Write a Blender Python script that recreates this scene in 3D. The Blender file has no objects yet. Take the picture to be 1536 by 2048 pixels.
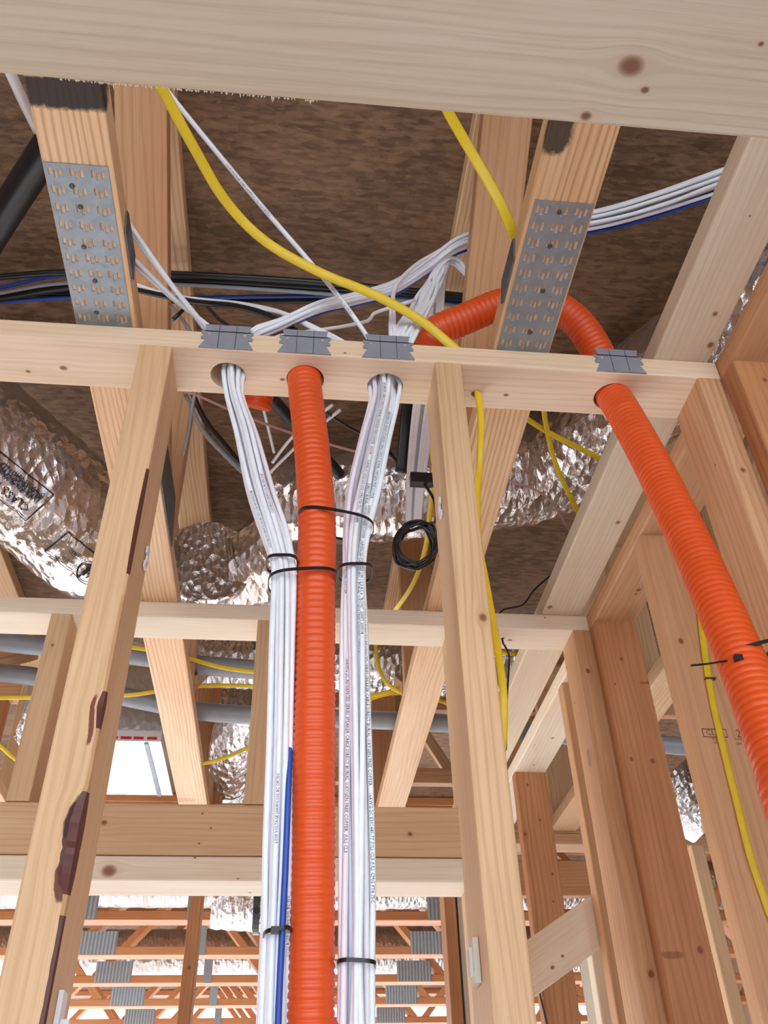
import bpy, math, random
from mathutils import Vector, Matrix, noise
random.seed(7)
SC = bpy.context.scene
COL = SC.collection
# ------------------------------------------------------------------ camera
CX, CY = 768.0, 1024.0
ZV, FV = (700.0, -1200.0), (540.0, 2470.0)      # vanishing points of the verticals and of the depth lines
FPX = math.sqrt(-((ZV[0]-CX)*(FV[0]-CX)+(ZV[1]-CY)*(FV[1]-CY)))
def _d(p): return Vector((p[0]-CX, -(p[1]-CY), -FPX)).normalized()
_up = _d(ZV); _fw = _d(FV); _fw = (_fw-_up*_fw.dot(_up)).normalized(); _rt = _fw.cross(_up)
RM = Matrix((_rt, _fw, _up))                    # camera axes to world axes
cam_d = bpy.data.cameras.new('camera'); cam = bpy.data.objects.new('camera', cam_d); COL.objects.link(cam)
cam.matrix_world = RM.to_4x4()
cam_d.sensor_fit = 'VERTICAL'; cam_d.sensor_height = 24.0; cam_d.lens = 24.0*FPX/2048.0
cam_d.clip_start = 0.02; cam_d.clip_end = 200
SC.camera = cam
def ray(px, py): return RM @ Vector((px-CX, -(py-CY), -FPX))
def at(px, py, x=None, y=None, z=None):         # a measured photo point on a known plane of the building
    r = ray(px, py)
    k = x/r.x if x is not None else (y/r.y if y is not None else z/r.z)
    return r*k
# ------------------------------------------------------------------ light
SC.view_settings.view_transform = 'Standard'; SC.view_settings.look = 'None'
SC.view_settings.gamma = 1.0; SC.view_settings.use_curve_mapping = False
SC.view_settings.exposure = 0.08
FLOOR = -1.55
W = bpy.data.worlds.new('world'); SC.world = W; W.use_nodes = True
nt = W.node_tree; nt.nodes.clear()
wo = nt.nodes.new('ShaderNodeOutputWorld'); bg = nt.nodes.new('ShaderNodeBackground')
tcw = nt.nodes.new('ShaderNodeTexCoord'); sep = nt.nodes.new('ShaderNodeSeparateXYZ'); cr = nt.nodes.new('ShaderNodeValToRGB')
nt.links.new(tcw.outputs['Generated'], sep.inputs[0]); nt.links.new(sep.outputs['Z'], cr.inputs[0])
cr.color_ramp.elements[0].position = 0.0; cr.color_ramp.elements[0].color = (0.93, 0.96, 1.0, 1)
cr.color_ramp.elements[1].position = 0.6; cr.color_ramp.elements[1].color = (0.62, 0.78, 1.0, 1)
nt.links.new(cr.outputs[0], bg.inputs[0]); bg.inputs[1].default_value = 3.2
nt.links.new(bg.outputs[0], wo.inputs[0])
def sun(name, energy, direction, angle, col=(1, .98, .95)):
    l = bpy.data.lights.new(name, 'SUN'); l.energy = energy; l.angle = math.radians(angle); l.color = col
    o = bpy.data.objects.new(name, l); COL.objects.link(o)
    o.rotation_euler = Vector(direction).to_track_quat('-Z', 'Y').to_euler()
    o.location = (-6, 4, 6)
    return o
sun('sun', 17.0, (0.80, -0.20, -0.34), 0.6)

# ------------------------------------------------------------------ helpers
def srgb(r, g, b):
    f = lambda c: (c/255/12.92) if c/255 <= 0.04045 else ((c/255+0.055)/1.055)**2.4
    return (f(r), f(g), f(b), 1)
def tag(o, label=None, cat=None, group=None, kind=None):
    if label: o['label'] = label
    if cat: o['category'] = cat
    if group: o['group'] = group
    if kind: o['kind'] = kind
    return o
def empty(name, loc, label, cat, group=None):
    o = bpy.data.objects.new(name, None); COL.objects.link(o); o.location = loc; o.empty_display_size = .05
    return tag(o, label, cat, group)
class MB:
    """collects faces for one mesh"""
    def __init__(s): s.v = []; s.f = []; s.uv = []; s.m = []
    def quad(s, pts, uv=None, m=0):
        n = len(s.v); s.v += [Vector(p) for p in pts]; s.f.append(list(range(n, n+len(pts))))
        s.uv.append(uv or [(0, 0)]*len(pts)); s.m.append(m)
    def box(s, lo, hi, m=0):
        x0, y0, z0 = lo; x1, y1, z1 = hi
        c = [Vector((x, y, z)) for z in (z0, z1) for y in (y0, y1) for x in (x0, x1)]
        for q in ((0, 2, 3, 1), (4, 5, 7, 6), (0, 1, 5, 4), (2, 6, 7, 3), (0, 4, 6, 2), (1, 3, 7, 5)):
            s.quad([c[i] for i in q], m=m)
    def build(s, name, mats, parent=None, loc=None, smooth=False, weld=True):
        loc = Vector(loc) if loc is not None else (s.v[0].copy() if s.v else Vector())
        me = bpy.data.meshes.new(name)
        me.from_pydata([tuple(p-loc) for p in s.v], [], s.f)
        ul = me.uv_layers.new(name='UVMap'); k = 0
        for fi, f in enumerate(s.f):
            for j in range(len(f)): ul.data[k].uv = s.uv[fi][j]; k += 1
        for m in (mats if isinstance(mats, (list, tuple)) else [mats]): me.materials.append(m)
        for i, p in enumerate(me.polygons): p.material_index = s.m[i]; p.use_smooth = smooth
        o = bpy.data.objects.new(name, me); COL.objects.link(o)
        return place(o, loc, parent)
def place(o, loc, parent=None):
    if parent:
        o.parent = parent; L = Vector(); p = parent
        while p: L += p.location; p = p.parent
        o.location = Vector(loc)-L
    else: o.location = loc
    return o
def grid_obj(name, rows, mat, parent=None, loc=None, smooth=True, closed=True, caps=False, uvs=None, mats_idx=None):
    """rows: list of rings of Vector; one shared-vertex mesh"""
    n = len(rows[0]); loc = Vector(loc) if loc is not None else rows[0][0].copy()
    v = [p-loc for r in rows for p in r]; f = []; mi = []
    for i in range(len(rows)-1):
        for j in range(n if closed else n-1):
            k = (j+1) % n
            f.append((i*n+j, i*n+k, (i+1)*n+k, (i+1)*n+j)); mi.append(mats_idx(i, j) if mats_idx else 0)
    if caps:
        f.append(tuple(reversed(range(n)))); f.append(tuple(range((len(rows)-1)*n, len(rows)*n))); mi += [0, 0]
    me = bpy.data.meshes.new(name); me.from_pydata([tuple(p) for p in v], [], f)
    for m in (mat if isinstance(mat, (list, tuple)) else [mat]): me.materials.append(m)
    ul = me.uv_layers.new(name='UVMap')
    for p in me.polygons:
        p.use_smooth = smooth and len(p.vertices) == 4; p.material_index = mi[p.index]
        js = [me.loops[l].vertex_index for l in p.loop_indices]
        wrap = closed and len(js) == 4 and (js[0] % n == n-1 or js[1] % n == n-1) and (js[0] % n == 0 or js[1] % n == 0)
        for l, vi in zip(p.loop_indices, js):
            a, b = divmod(vi, n)
            if uvs:
                U = uvs(a, b if not (wrap and b == 0) else n)
            else: U = (a/10.0, (b if not (wrap and b == 0) else n)/n)
            ul.data[l].uv = U
    o = bpy.data.objects.new(name, me); COL.objects.link(o)
    return place(o, loc, parent)
# ------------------------------------------------------------------ materials
def new_mat(name):
    m = bpy.data.materials.new(name); m.use_nodes = True; t = m.node_tree; t.nodes.clear()
    o = t.nodes.new('ShaderNodeOutputMaterial'); b = t.nodes.new('ShaderNodeBsdfPrincipled')
    t.links.new(b.outputs[0], o.inputs[0]); return m, t, b
def N(t, kind, **kw):
    n = t.nodes.new(kind)
    for k, v in kw.items():
        if k.startswith('i_'): n.inputs[k[2:].replace('_', ' ')].default_value = v
        else: setattr(n, k, v)
    return n
def math_(t, op, a, b=None, c=None, clamp=False):
    n = t.nodes.new('ShaderNodeMath'); n.operation = op; n.use_clamp = clamp
    for i, x in enumerate((a, b, c)):
        if x is None: continue
        if isinstance(x, (int, float)): n.inputs[i].default_value = x
        else: t.links.new(x, n.inputs[i])
    return n.outputs[0]
def mix(t, f, a, b, mode='MIX'):
    n = t.nodes.new('ShaderNodeMix'); n.data_type = 'RGBA'; n.blend_type = mode
    for s, x in ((n.inputs[0], f), (n.inputs[6], a), (n.inputs[7], b)):
        if isinstance(x, (int, float)): s.default_value = x
        elif isinstance(x, tuple): s.default_value = x
        else: t.links.new(x, s)
    return n.outputs[2]
WOODS = {  # light, mid, dark-line, line strength, line count
 'pale':  ((232, 210, 182), (222, 194, 162), (196, 156, 120), .34, 30, .55),
 'beam':  ((218, 202, 178), (208, 188, 160), (180, 150, 122), .28, 34, .55),
 'tan':   ((224, 188, 146), (208, 168, 126), (172, 126, 88), .42, 26, .55),
 'syp':   ((240, 206, 164), (226, 180, 132), (176, 114, 72), .75, 36, .45),
 'rose':  ((212, 168, 126), (196, 144, 102), (156, 100, 66), .42, 24, .55),
 'brown': ((194, 140, 96), (174, 116, 74), (126, 76, 46), .50, 26, .55),
 'white': ((238, 224, 202), (228, 208, 180), (200, 164, 128), .28, 28, .55),
 'grey':  ((196, 184, 164), (180, 166, 144), (140, 122, 100), .35, 36, .6),
}
WOODS['far'] = ((220, 156, 106), (200, 130, 84), (152, 86, 50), .6, 36, .5)
_wood = {}
def wood(kind, knots=(), stains=()):
    if not knots and not stains and kind in _wood: return _wood[kind]
    L, M, D, st, cnt, rough = WOODS[kind]
    m, t, b = new_mat('wood_'+kind)
    uv = N(t, 'ShaderNodeUVMap', uv_map='UVMap'); sp = N(t, 'ShaderNodeSeparateXYZ'); t.links.new(uv.outputs[0], sp.inputs[0])
    u0, v0 = sp.outputs[0], sp.outputs[1]
    info = N(t, 'ShaderNodeObjectInfo'); off = math_(t, 'MULTIPLY', info.outputs['Random'], 37.0)
    v = v0; mask = None; halo = None
    for (ku, kv, r) in knots:
        du = math_(t, 'DIVIDE', math_(t, 'SUBTRACT', u0, ku), r*1.25)
        dv = math_(t, 'DIVIDE', math_(t, 'SUBTRACT', v0, kv), r)
        d2 = math_(t, 'ADD', math_(t, 'MULTIPLY', du, du), math_(t, 'MULTIPLY', dv, dv))
        d2w = math_(t, 'ADD', math_(t, 'MULTIPLY', math_(t, 'MULTIPLY', du, du), .16), math_(t, 'MULTIPLY', math_(t, 'MULTIPLY', dv, dv), .3))
        bend = math_(t, 'MULTIPLY', math_(t, 'DIVIDE', dv, math_(t, 'ADD', math_(t, 'MULTIPLY', d2w, d2w), 1.0)), -r*.9)
        v = math_(t, 'ADD', v, bend)
        k = math_(t, 'SUBTRACT', 1.25, d2, clamp=True); h = math_(t, 'DIVIDE', 1.0, math_(t, 'ADD', 1.0, d2))
        h = math_(t, 'MULTIPLY', h, h)
        mask = k if mask is None else math_(t, 'MAXIMUM', mask, k)
        halo = h if halo is None else math_(t, 'MAXIMUM', halo, h)
    def tex(uu, vv, su, sv, detail=3, rgh=.55, extra=0.0):
        c = N(t, 'ShaderNodeCombineXYZ')
        t.links.new(math_(t, 'MULTIPLY', uu, su), c.inputs[0])
        t.links.new(math_(t, 'ADD', math_(t, 'MULTIPLY', vv, sv), extra), c.inputs[1]); t.links.new(off, c.inputs[2])
        n = N(t, 'ShaderNodeTexNoise', i_Scale=1.0, i_Detail=detail, i_Roughness=rgh)
        t.links.new(c.outputs[0], n.inputs['Vector']); return n.outputs[0]
    warp = tex(u0, v, 1.3, 9.0, 2)
    band = math_(t, 'ADD', math_(t, 'MULTIPLY', v, cnt*6.283*3.0), math_(t, 'MULTIPLY', warp, 34.0))
    line = math_(t, 'POWER', math_(t, 'ADD', math_(t, 'MULTIPLY', math_(t, 'SINE', band), .5), .5), 3.0)
    fade = tex(u0, v, .8, 14.0, 2, extra=5.0)
    line = math_(t, 'MULTIPLY', line, math_(t, 'MULTIPLY', math_(t, 'SUBTRACT', fade, .28), 2.2, clamp=True))
    fine = tex(u0, v, 7.0, 420.0, 2, .6)
    big = tex(u0, v, 2.0, 12.0, 3)
    tone = math_(t, 'MULTIPLY', math_(t, 'SUBTRACT', big, .3), 2.4, clamp=True)
    col = mix(t, tone, srgb(*L), srgb(*M))
    col = mix(t, math_(t, 'MULTIPLY', line, st), col, srgb(*D))
    col = mix(t, math_(t, 'MULTIPLY', math_(t, 'SUBTRACT', fine, .45, clamp=True), 1.1), col, srgb(*D))
    if halo is not None:
        col = mix(t, math_(t, 'MULTIPLY', halo, .55), col, srgb(184, 118, 76))
        col = mix(t, math_(t, 'MULTIPLY', mask, .8, clamp=True), col, srgb(112, 62, 38))
    for (su_, sv_, ru, rv, c_, a_) in stains:
        soft = 1.7 if rv > .019 else 2.0
        du = math_(t, 'DIVIDE', math_(t, 'SUBTRACT', u0, su_), ru); dv = math_(t, 'DIVIDE', math_(t, 'SUBTRACT', v0, sv_), rv)
        wob = tex(u0, v0, 60.0, 60.0, 4, .7)
        d = math_(t, 'ADD', math_(t, 'ADD', math_(t, 'POWER', math_(t, 'ABSOLUTE', du), 3.0), math_(t, 'POWER', math_(t, 'ABSOLUTE', dv), 3.0)), math_(t, 'MULTIPLY', math_(t, 'SUBTRACT', wob, .5), 1.6))
        k = math_(t, 'MULTIPLY', math_(t, 'SUBTRACT', 1.1, d, clamp=True), soft, clamp=True)
        col = mix(t, math_(t, 'MULTIPLY', k, a_), col, c_)
    # slow colour drift from member to member
    hv = N(t, 'ShaderNodeHueSaturation'); t.links.new(col, hv.inputs['Color'])
    t.links.new(math_(t, 'ADD', math_(t, 'MULTIPLY', info.outputs['Random'], .12), .94), hv.inputs['Value'])
    t.links.new(hv.outputs[0], b.inputs['Base Color'])
    b.inputs['Roughness'].default_value = rough; b.inputs['Specular IOR Level'].default_value = .3
    bp = N(t, 'ShaderNodeBump', i_Strength=.25, i_Distance=.0006)
    t.links.new(math_(t, 'ADD', fine, line), bp.inputs['Height']); t.links.new(bp.outputs[0], b.inputs['Normal'])
    if not knots and not stains: _wood[kind] = m
    return m
def plain(name, col, rough=.5, metal=0.0, spec=.5, coat=0.0, sss=0.0):
    m, t, b = new_mat(name); b.inputs['Base Color'].default_value = col; b.inputs['Roughness'].default_value = rough
    b.inputs['Metallic'].default_value = metal; b.inputs['Specular IOR Level'].default_value = spec
    b.inputs['Coat Weight'].default_value = coat
    n = N(t, 'ShaderNodeTexNoise', i_Scale=40.0, i_Detail=3.0)
    tc = N(t, 'ShaderNodeTexCoord'); t.links.new(tc.outputs['Object'], n.inputs['Vector'])
    dk = (col[0]*.82, col[1]*.82, col[2]*.82, 1)
    t.links.new(mix(t, math_(t, 'MULTIPLY', math_(t, 'SUBTRACT', n.outputs[0], .4, clamp=True), 1.5), col, dk), b.inputs['Base Color'])
    return m
def foil_mat(name, base, dark, rough=.16, bump=.9, amt=.5):
    m, t, b = new_mat(name); tc = N(t, 'ShaderNodeTexCoord')
    n1 = N(t, 'ShaderNodeTexNoise', i_Scale=9.0, i_Detail=6.0, i_Roughness=.65)
    n2 = N(t, 'ShaderNodeTexVoronoi', i_Scale=38.0); n2.feature = 'F1'
    mp = N(t, 'ShaderNodeMapping'); mp.inputs['Scale'].default_value = (1.6, .7, 1)
    t.links.new(tc.outputs['Object'], mp.inputs[0])
    for n in (n1, n2): t.links.new(mp.outputs[0], n.inputs['Vector'])
    k = math_(t, 'MULTIPLY', math_(t, 'SUBTRACT', n1.outputs[0], .42, clamp=True), 4.0*amt, clamp=True)
    t.links.new(mix(t, k, base, dark), b.inputs['Base Color'])
    b.inputs['Metallic'].default_value = .93; b.inputs['Roughness'].default_value = rough
    h = math_(t, 'ADD', n1.outputs[0], math_(t, 'MULTIPLY', n2.outputs['Distance'], .7))
    bp = N(t, 'ShaderNodeBump', i_Strength=bump, i_Distance=.012)
    t.links.new(h, bp.inputs['Height']); t.links.new(bp.outputs[0], b.inputs['Normal'])
    return m
def osb_mat():
    m, t, b = new_mat('osb'); tc = N(t, 'ShaderNodeTexCoord')
    acc = None
    for i, (ang, sx, sy) in enumerate(((.12, 62, 250), (.55, 80, 210), (-.35, 58, 270))):
        mp = N(t, 'ShaderNodeMapping'); mp.inputs['Rotation'].default_value = (0, 0, ang); mp.inputs['Scale'].default_value = (sx, sy, 1)
        mp.inputs['Location'].default_value = (i*3.1, i*1.7, 0)
        t.links.new(tc.outputs['Object'], mp.inputs[0])
        n = N(t, 'ShaderNodeTexVoronoi', i_Scale=.55); t.links.new(mp.outputs[0], n.inputs['Vector'])
        sx_ = N(t, 'ShaderNodeSeparateColor'); t.links.new(n.outputs['Color'], sx_.inputs[0])
        acc = sx_.outputs[0] if acc is None else math_(t, 'ADD', acc, sx_.outputs[0])
    big = N(t, 'ShaderNodeTexNoise', i_Scale=4.0, i_Detail=4.0); t.links.new(tc.outputs['Object'], big.inputs['Vector'])
    k = math_(t, 'ADD', math_(t, 'MULTIPLY', acc, .27), math_(t, 'MULTIPLY', math_(t, 'SUBTRACT', big.outputs[0], .5), .9), clamp=True)
    r = N(t, 'ShaderNodeValToRGB'); t.links.new(k, r.inputs[0])
    r.color_ramp.elements[0].color = srgb(98, 72, 50); r.color_ramp.elements[0].position = .10
    r.color_ramp.elements[1].color = srgb(160, 124, 92); r.color_ramp.elements[1].position = .85
    t.links.new(r.outputs[0], b.inputs['Base Color']); b.inputs['Roughness'].default_value = .7
    return m
def galv_mat(name='galvanised_steel', col=(150, 158, 164), rough=.42):
    m, t, b = new_mat(name); tc = N(t, 'ShaderNodeTexCoord')
    n = N(t, 'ShaderNodeTexVoronoi', i_Scale=90.0); t.links.new(tc.outputs['Object'], n.inputs['Vector'])
    n2 = N(t, 'ShaderNodeTexNoise', i_Scale=14.0, i_Detail=4.0); t.links.new(tc.outputs['Object'], n2.inputs['Vector'])
    s = N(t, 'ShaderNodeSeparateColor'); t.links.new(n.outputs['Color'], s.inputs[0])
    c = srgb(*col); d = tuple(x*.6 for x in c[:3])+(1,)
    k = math_(t, 'ADD', math_(t, 'MULTIPLY', s.outputs[0], .35), math_(t, 'MULTIPLY', n2.outputs[0], .6), clamp=True)
    t.links.new(mix(t, k, c, d), b.inputs['Base Color'])
    b.inputs['Metallic'].default_value = .55; b.inputs['Roughness'].default_value = rough
    return m
def conduit_mat():
    m, t, b = new_mat('orange_plastic')
    b.inputs['Base Color'].default_value = srgb(236, 76, 22); b.inputs['Roughness'].default_value = .36
    b.inputs['Specular IOR Level'].default_value = .45
    tc = N(t, 'ShaderNodeTexCoord'); n = N(t, 'ShaderNodeTexNoise', i_Scale=18.0, i_Detail=3.0); t.links.new(tc.outputs['Object'], n.inputs['Vector'])
    t.links.new(mix(t, math_(t, 'MULTIPLY', n.outputs[0], .5), srgb(226, 88, 34), srgb(212, 70, 24)), b.inputs['Base Color'])
    return m
M_OSB = osb_mat(); M_GALV = galv_mat(); M_DGALV = galv_mat('dark_steel', (112, 114, 118), .5)
M_FOIL = foil_mat('foil_film', (.80, .77, .76, 1), (.50, .38, .28, 1), .17, .55, .5)
M_FOIL2 = foil_mat('bright_foil', (.80, .81, .82, 1), (.55, .52, .50, 1), .22, .8, .4)
M_ORANGE = conduit_mat()
M_FOIL3 = foil_mat('dull_foil', (.60, .58, .56, 1), (.34, .27, .20, 1), .32, .7, .6)
M_WHITE = plain('white_pvc', srgb(238, 242, 248), .36)
M_WHITE2 = plain('lilac_white_pvc', srgb(236, 228, 238), .36)
M_BLUE = plain('blue_pvc', srgb(30, 74, 168), .35)
M_YEL = plain('yellow_jacket', srgb(232, 198, 40), .38)
M_BLACK = plain('black_rubber', srgb(26, 27, 30), .32)
M_TIE = plain('black_nylon', srgb(24, 24, 27), .3)
M_GPIPE = plain('grey_pvc_pipe', srgb(146, 150, 156), .32)
M_INK = plain('black_ink', srgb(26, 25, 32), .6)
M_PINK = plain('copper_film_wire', srgb(186, 140, 132), .35)
M_NAIL = plain('nail_head', srgb(92, 84, 76), .45, metal=.7)
M_GUARD = plain('grey_nail_guard', srgb(146, 149, 160), .5, metal=.15)
M_RED = plain('red_print', srgb(200, 36, 56), .45)
M_WTAPE = plain('white_tape', srgb(226, 222, 222), .3)
M_BARK = plain('dark_resin', srgb(92, 46, 38), .4)
M_WANE = plain('waney_wood', srgb(196, 150, 106), .7)
M_WPLAS = plain('white_clip', srgb(226, 226, 228), .4)
M_CONC = plain('subfloor', srgb(214, 217, 222), .8)
# ------------------------------------------------------------------ lumber
def board(name, a, b, w, t, wd, kind='pale', parent=None, knots=(), stains=(), ch=.003, n=1, wane=None, mat=None, bow=None):
    """one piece of lumber from a to b; w wide along wd, t thick; knots as photo pixels (px,py,radius)"""
    a, b = Vector(a), Vector(b); ax = (b-a); Ln = ax.length; ax.normalize()
    W_ = Vector(wd); W_ = (W_-ax*W_.dot(ax)).normalized(); T_ = ax.cross(W_).normalized()
    hw, ht = w/2, t/2
    def prof(dz=None):
        pts = []
        for ci, (sx, sy) in enumerate(((-1, -1), (1, -1), (1, 1), (-1, 1))):
            c = ch
            if dz and ci == dz[0]: c = ch+dz[1]
            cx, cy = sx*(hw-c), sy*(ht-c); a0 = {0: 180, 1: 270, 2: 0, 3: 90}[ci]
            for k in range(3):
                an = math.radians(a0+45*k); pts.append((cx+c*math.cos(an), cy+c*math.sin(an)))
        return pts
    base = prof(); vs = [0.0]
    for i in range(12):
        p, q = base[i], base[(i+1) % 12]; vs.append(vs[-1]+math.hypot(q[0]-p[0], q[1]-p[1]))
    rows = []
    for i in range(n+1):
        s = Ln*i/n; P = prof((wane[0], wane[1](s))) if wane else base
        o_ = bow(s) if bow else Vector()
        rows.append([a+ax*s+W_*p[0]+T_*p[1]+o_ for p in P])
    def hit(px, py):
        r = ray(px, py); o = Vector((0, 0, 0))-a; best = None
        for (dr, h, other, oh, base_v) in ((W_, hw, T_, ht, None), (T_, ht, W_, hw, None)):
            for sg in (-1, 1):
                den = r.dot(dr)
                if abs(den) < 1e-9: continue
                k = (sg*h-o.dot(dr))/den
                if k <= 0: continue
                q = o+r*k
                if abs(q.dot(other)) <= oh+.004 and (best is None or k < best[0]): best = (k, q, dr is W_, sg)
        if not best: return None
        _, q, isw, sg = best; x, y = q.dot(W_), q.dot(T_)
        # perimeter coordinate, starting at the (-,-) corner
        if not isw and sg < 0: v = vs[2]+(x+hw-ch)
        elif isw and sg > 0: v = vs[5]+(y+ht-ch)
        elif not isw and sg > 0: v = vs[8]+(hw-x-ch)
        else: v = vs[11]+(ht-y-ch)
        return q.dot(ax), v
    ks = []
    for (px, py, r) in knots:
        h = hit(px, py)
        if h: ks.append((h[0], h[1], r))
    ss = []
    for (px, py, ru, rv, c_, a_) in stains:
        h = hit(px, py)
        if h: ss.append((h[0], h[1], ru, rv, c_, a_))
    m = mat or wood(kind, ks, ss)
    mats = [m, M_WANE, M_BARK] if wane else m
    idx = None
    if wane:
        c0 = wane[0]*3
        def idx(i, j):
            if j in (c0, c0+1) and wane[1](Ln*(i+.5)/n) > .0007: return wane[2](Ln*(i+.5)/n)
            return 0
    o = grid_obj(name, rows, mats, parent, loc=a, smooth=False, caps=True, uvs=lambda i, j: (Ln*i/n, vs[j]), mats_idx=idx)
    return o
X_, Y_, Z_ = Vector((1, 0, 0)), Vector((0, 1, 0)), Vector((0, 0, 1))
def hbx(name, x0, x1, y0, y1, z0, z1, kind='pale', **k):      # lying along X
    return board(name, (x0, (y0+y1)/2, (z0+z1)/2), (x1, (y0+y1)/2, (z0+z1)/2), y1-y0, z1-z0, Y_, kind, **k)
def hby(name, x0, x1, y0, y1, z0, z1, kind='pale', **k):      # lying along Y
    return board(name, ((x0+x1)/2, y0, (z0+z1)/2), ((x0+x1)/2, y1, (z0+z1)/2), x1-x0, z1-z0, X_, kind, **k)
def stud(name, x0, x1, y0, y1, z0, z1, kind='pale', **k):     # upright
    return board(name, ((x0+x1)/2, (y0+y1)/2, z0), ((x0+x1)/2, (y0+y1)/2, z1), x1-x0, y1-y0, X_, kind, **k)
# ------------------------------------------------------------------ curves as meshes
def spline(pts, step=.012):
    P = [Vector(p) for p in pts]
    if len(P) == 2: P = [P[0], (P[0]+P[1])/2, P[1]]
    P = [P[0]*2-P[1]]+P+[P[-1]*2-P[-2]]; out = []
    for i in range(1, len(P)-2):
        p0, p1, p2, p3 = P[i-1:i+3]; m = max(2, int((p2-p1).length/step))
        for k in range(m):
            t = k/m; out.append(.5*((2*p1)+(p2-p0)*t+(2*p0-5*p1+4*p2-p3)*t*t+(3*p1-p0-3*p2+p3)*t*t*t))
    out.append(P[-2]); return out
class Path:
    def __init__(s, pts, step=.012, ref=None):
        s.P = spline(pts, step); s.S = [0.0]
        for a, b in zip(s.P, s.P[1:]): s.S.append(s.S[-1]+(b-a).length)
        s.L = s.S[-1]; n = len(s.P)
        s.T = [(s.P[min(i+1, n-1)]-s.P[max(i-1, 0)]).normalized() for i in range(n)]
        s.N = []; ref = Vector(ref) if ref is not None else None
        prev = ref or (Vector((0, 0, -1)) if abs(s.T[0].z) < .9 else Vector((0, -1, 0)))
        for t in s.T:
            base = ref if (ref is not None) else prev
            q = base-t*base.dot(t)
            if q.length < 1e-5: q = prev-t*prev.dot(t)
            q.normalize(); s.N.append(q); prev = q
    def ev(s, d):
        d = max(0.0, min(s.L, d)); lo, hi = 0, len(s.S)-1
        while hi-lo > 1:
            m = (lo+hi)//2
            if s.S[m] <= d: lo = m
            else: hi = m
        k = (d-s.S[lo])/max(1e-9, s.S[hi]-s.S[lo])
        return s.P[lo].lerp(s.P[hi], k), s.T[lo].lerp(s.T[hi], k).normalized(), s.N[lo].lerp(s.N[hi], k).normalized()
def tube(name, pts, r, mat, parent=None, seg=10, step=.014, flat=None, ref=None, path=None):
    pa = path or Path(pts, step, ref); rows = []
    for p, t, n in zip(pa.P, pa.T, pa.N):
        b = t.cross(n)
        if flat: rows.append([p+b*math.cos(2*math.pi*k/seg)*r+n*math.sin(2*math.pi*k/seg)*flat for k in range(seg)])
        else: rows.append([p+(n*math.cos(2*math.pi*k/seg)+b*math.sin(2*math.pi*k/seg))*r for k in range(seg)])
    o = grid_obj(name, rows, mat, parent, caps=True, uvs=lambda i, j: (pa.S[i], j/seg))
    return o, pa
_fcache = {}
def text_polys(s, size):
    key = s
    if key not in _fcache:
        cu = bpy.data.curves.new('t', 'FONT'); cu.body = s; cu.size = 1.0; cu.resolution_u = 1
        ob = bpy.data.objects.new('t', cu); COL.objects.link(ob)
        dg = bpy.context.evaluated_depsgraph_get(); dg.update()
        me = bpy.data.meshes.new_from_object(ob.evaluated_get(dg))
        _fcache[key] = ([tuple(v.co) for v in me.vertices], [tuple(p.vertices) for p in me.polygons])
        bpy.data.objects.remove(ob); bpy.data.curves.remove(cu); bpy.data.meshes.remove(me)
    v, f = _fcache[key]
    return [(x*size, y*size) for x, y, z in v], f
def text_mapped(name, s, size, fn, mat, parent, lab=None):
    v, f = text_polys(s, size)
    if not v: return None
    pts = [fn(x, y) for x, y in v]; loc = pts[0]
    me = bpy.data.meshes.new(name); me.from_pydata([tuple(p-loc) for p in pts], [], f); me.materials.append(mat)
    o = bpy.data.objects.new(name, me); COL.objects.link(o); place(o, loc, parent)
    if lab: o['label'] = lab
    return o
def cable_text(s, size, pa, s0, r, parent, lab=None, rev=False, ang=0.0):
    def fn(x, y):
        P, T, Nn = pa.ev(s0+(x if not rev else -x))
        c = -P; c = (c-T*c.dot(T)).normalized()
        side = c.cross(T).normalized()
        a = ang+(y-size*.35)/r*(1 if not rev else -1)
        return P+(c*math.cos(a)+side*math.sin(a))*(r+.0004)
    return text_mapped('printed_text', s, size, fn, M_INK, parent, lab)

# ================================================================== SETTING
f = MB(); f.box((-9, -5, FLOOR-.1), (9, 12, FLOOR)); o = f.build('floor', M_CONC); o['kind'] = 'structure'
c = MB(); c.box((-6, -2.6, 1.60), (6, 8.9, 1.62)); o = c.build('ceiling', M_OSB, loc=(0, 0, 1.6)); o['kind'] = 'structure'
w = MB(); w.box((-3.02, -2.6, FLOOR), (-3.0, 2.1, 1.58)); o = w.build('wall_left_sun_block', M_OSB); o['kind'] = 'structure'  # unseen wall, added and cut short to shade the near floor from the sun
w = MB(); w.box((3.0, -2.6, FLOOR), (3.02, 8.8, 1.58)); o = w.build('wall_right', M_OSB); o['kind'] = 'structure'

PZ = 1.012; PT = 1.05
# ---------------------------------------------------------------- overhead beam close to the camera
bm_ = hbx('header_beam', -.9, .95, .225, .351, .70, .738, 'beam', n=1,
   knots=[(1262, 132, .0085), (1172, 232, .004), (1290, 180, .003), (1522, 88, .002)])
tag(bm_, 'pale knotty wooden beam passing close overhead, nearest to the viewer', 'beam')
sp = MB()
for i in range(110):
    x = random.uniform(-.2, .0)
    l = random.uniform(.0004, .0014) if random.random() < .96 else random.uniform(.002, .005)
    z = .7005+random.uniform(0, .001); dx = random.uniform(-.001, .001)
    sp.quad([(x-.0007, .3505, z), (x+.0007, .3505, z), (x+dx, .351+l, z-.0006)])
o = sp.build('splinters', M_WPLAS if False else wood('white'), bm_); o['label'] = 'pale splinters along the sawn far edge'
for xs, lb in ((-.72, 'left'), (.80, 'right')):
    o = stud('trimmer_stud', xs-.019, xs+.019, .262, .351, FLOOR, .70, 'pale')
    tag(o, f'upright wooden post carrying the {lb} end of the near overhead beam', 'stud')

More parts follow.
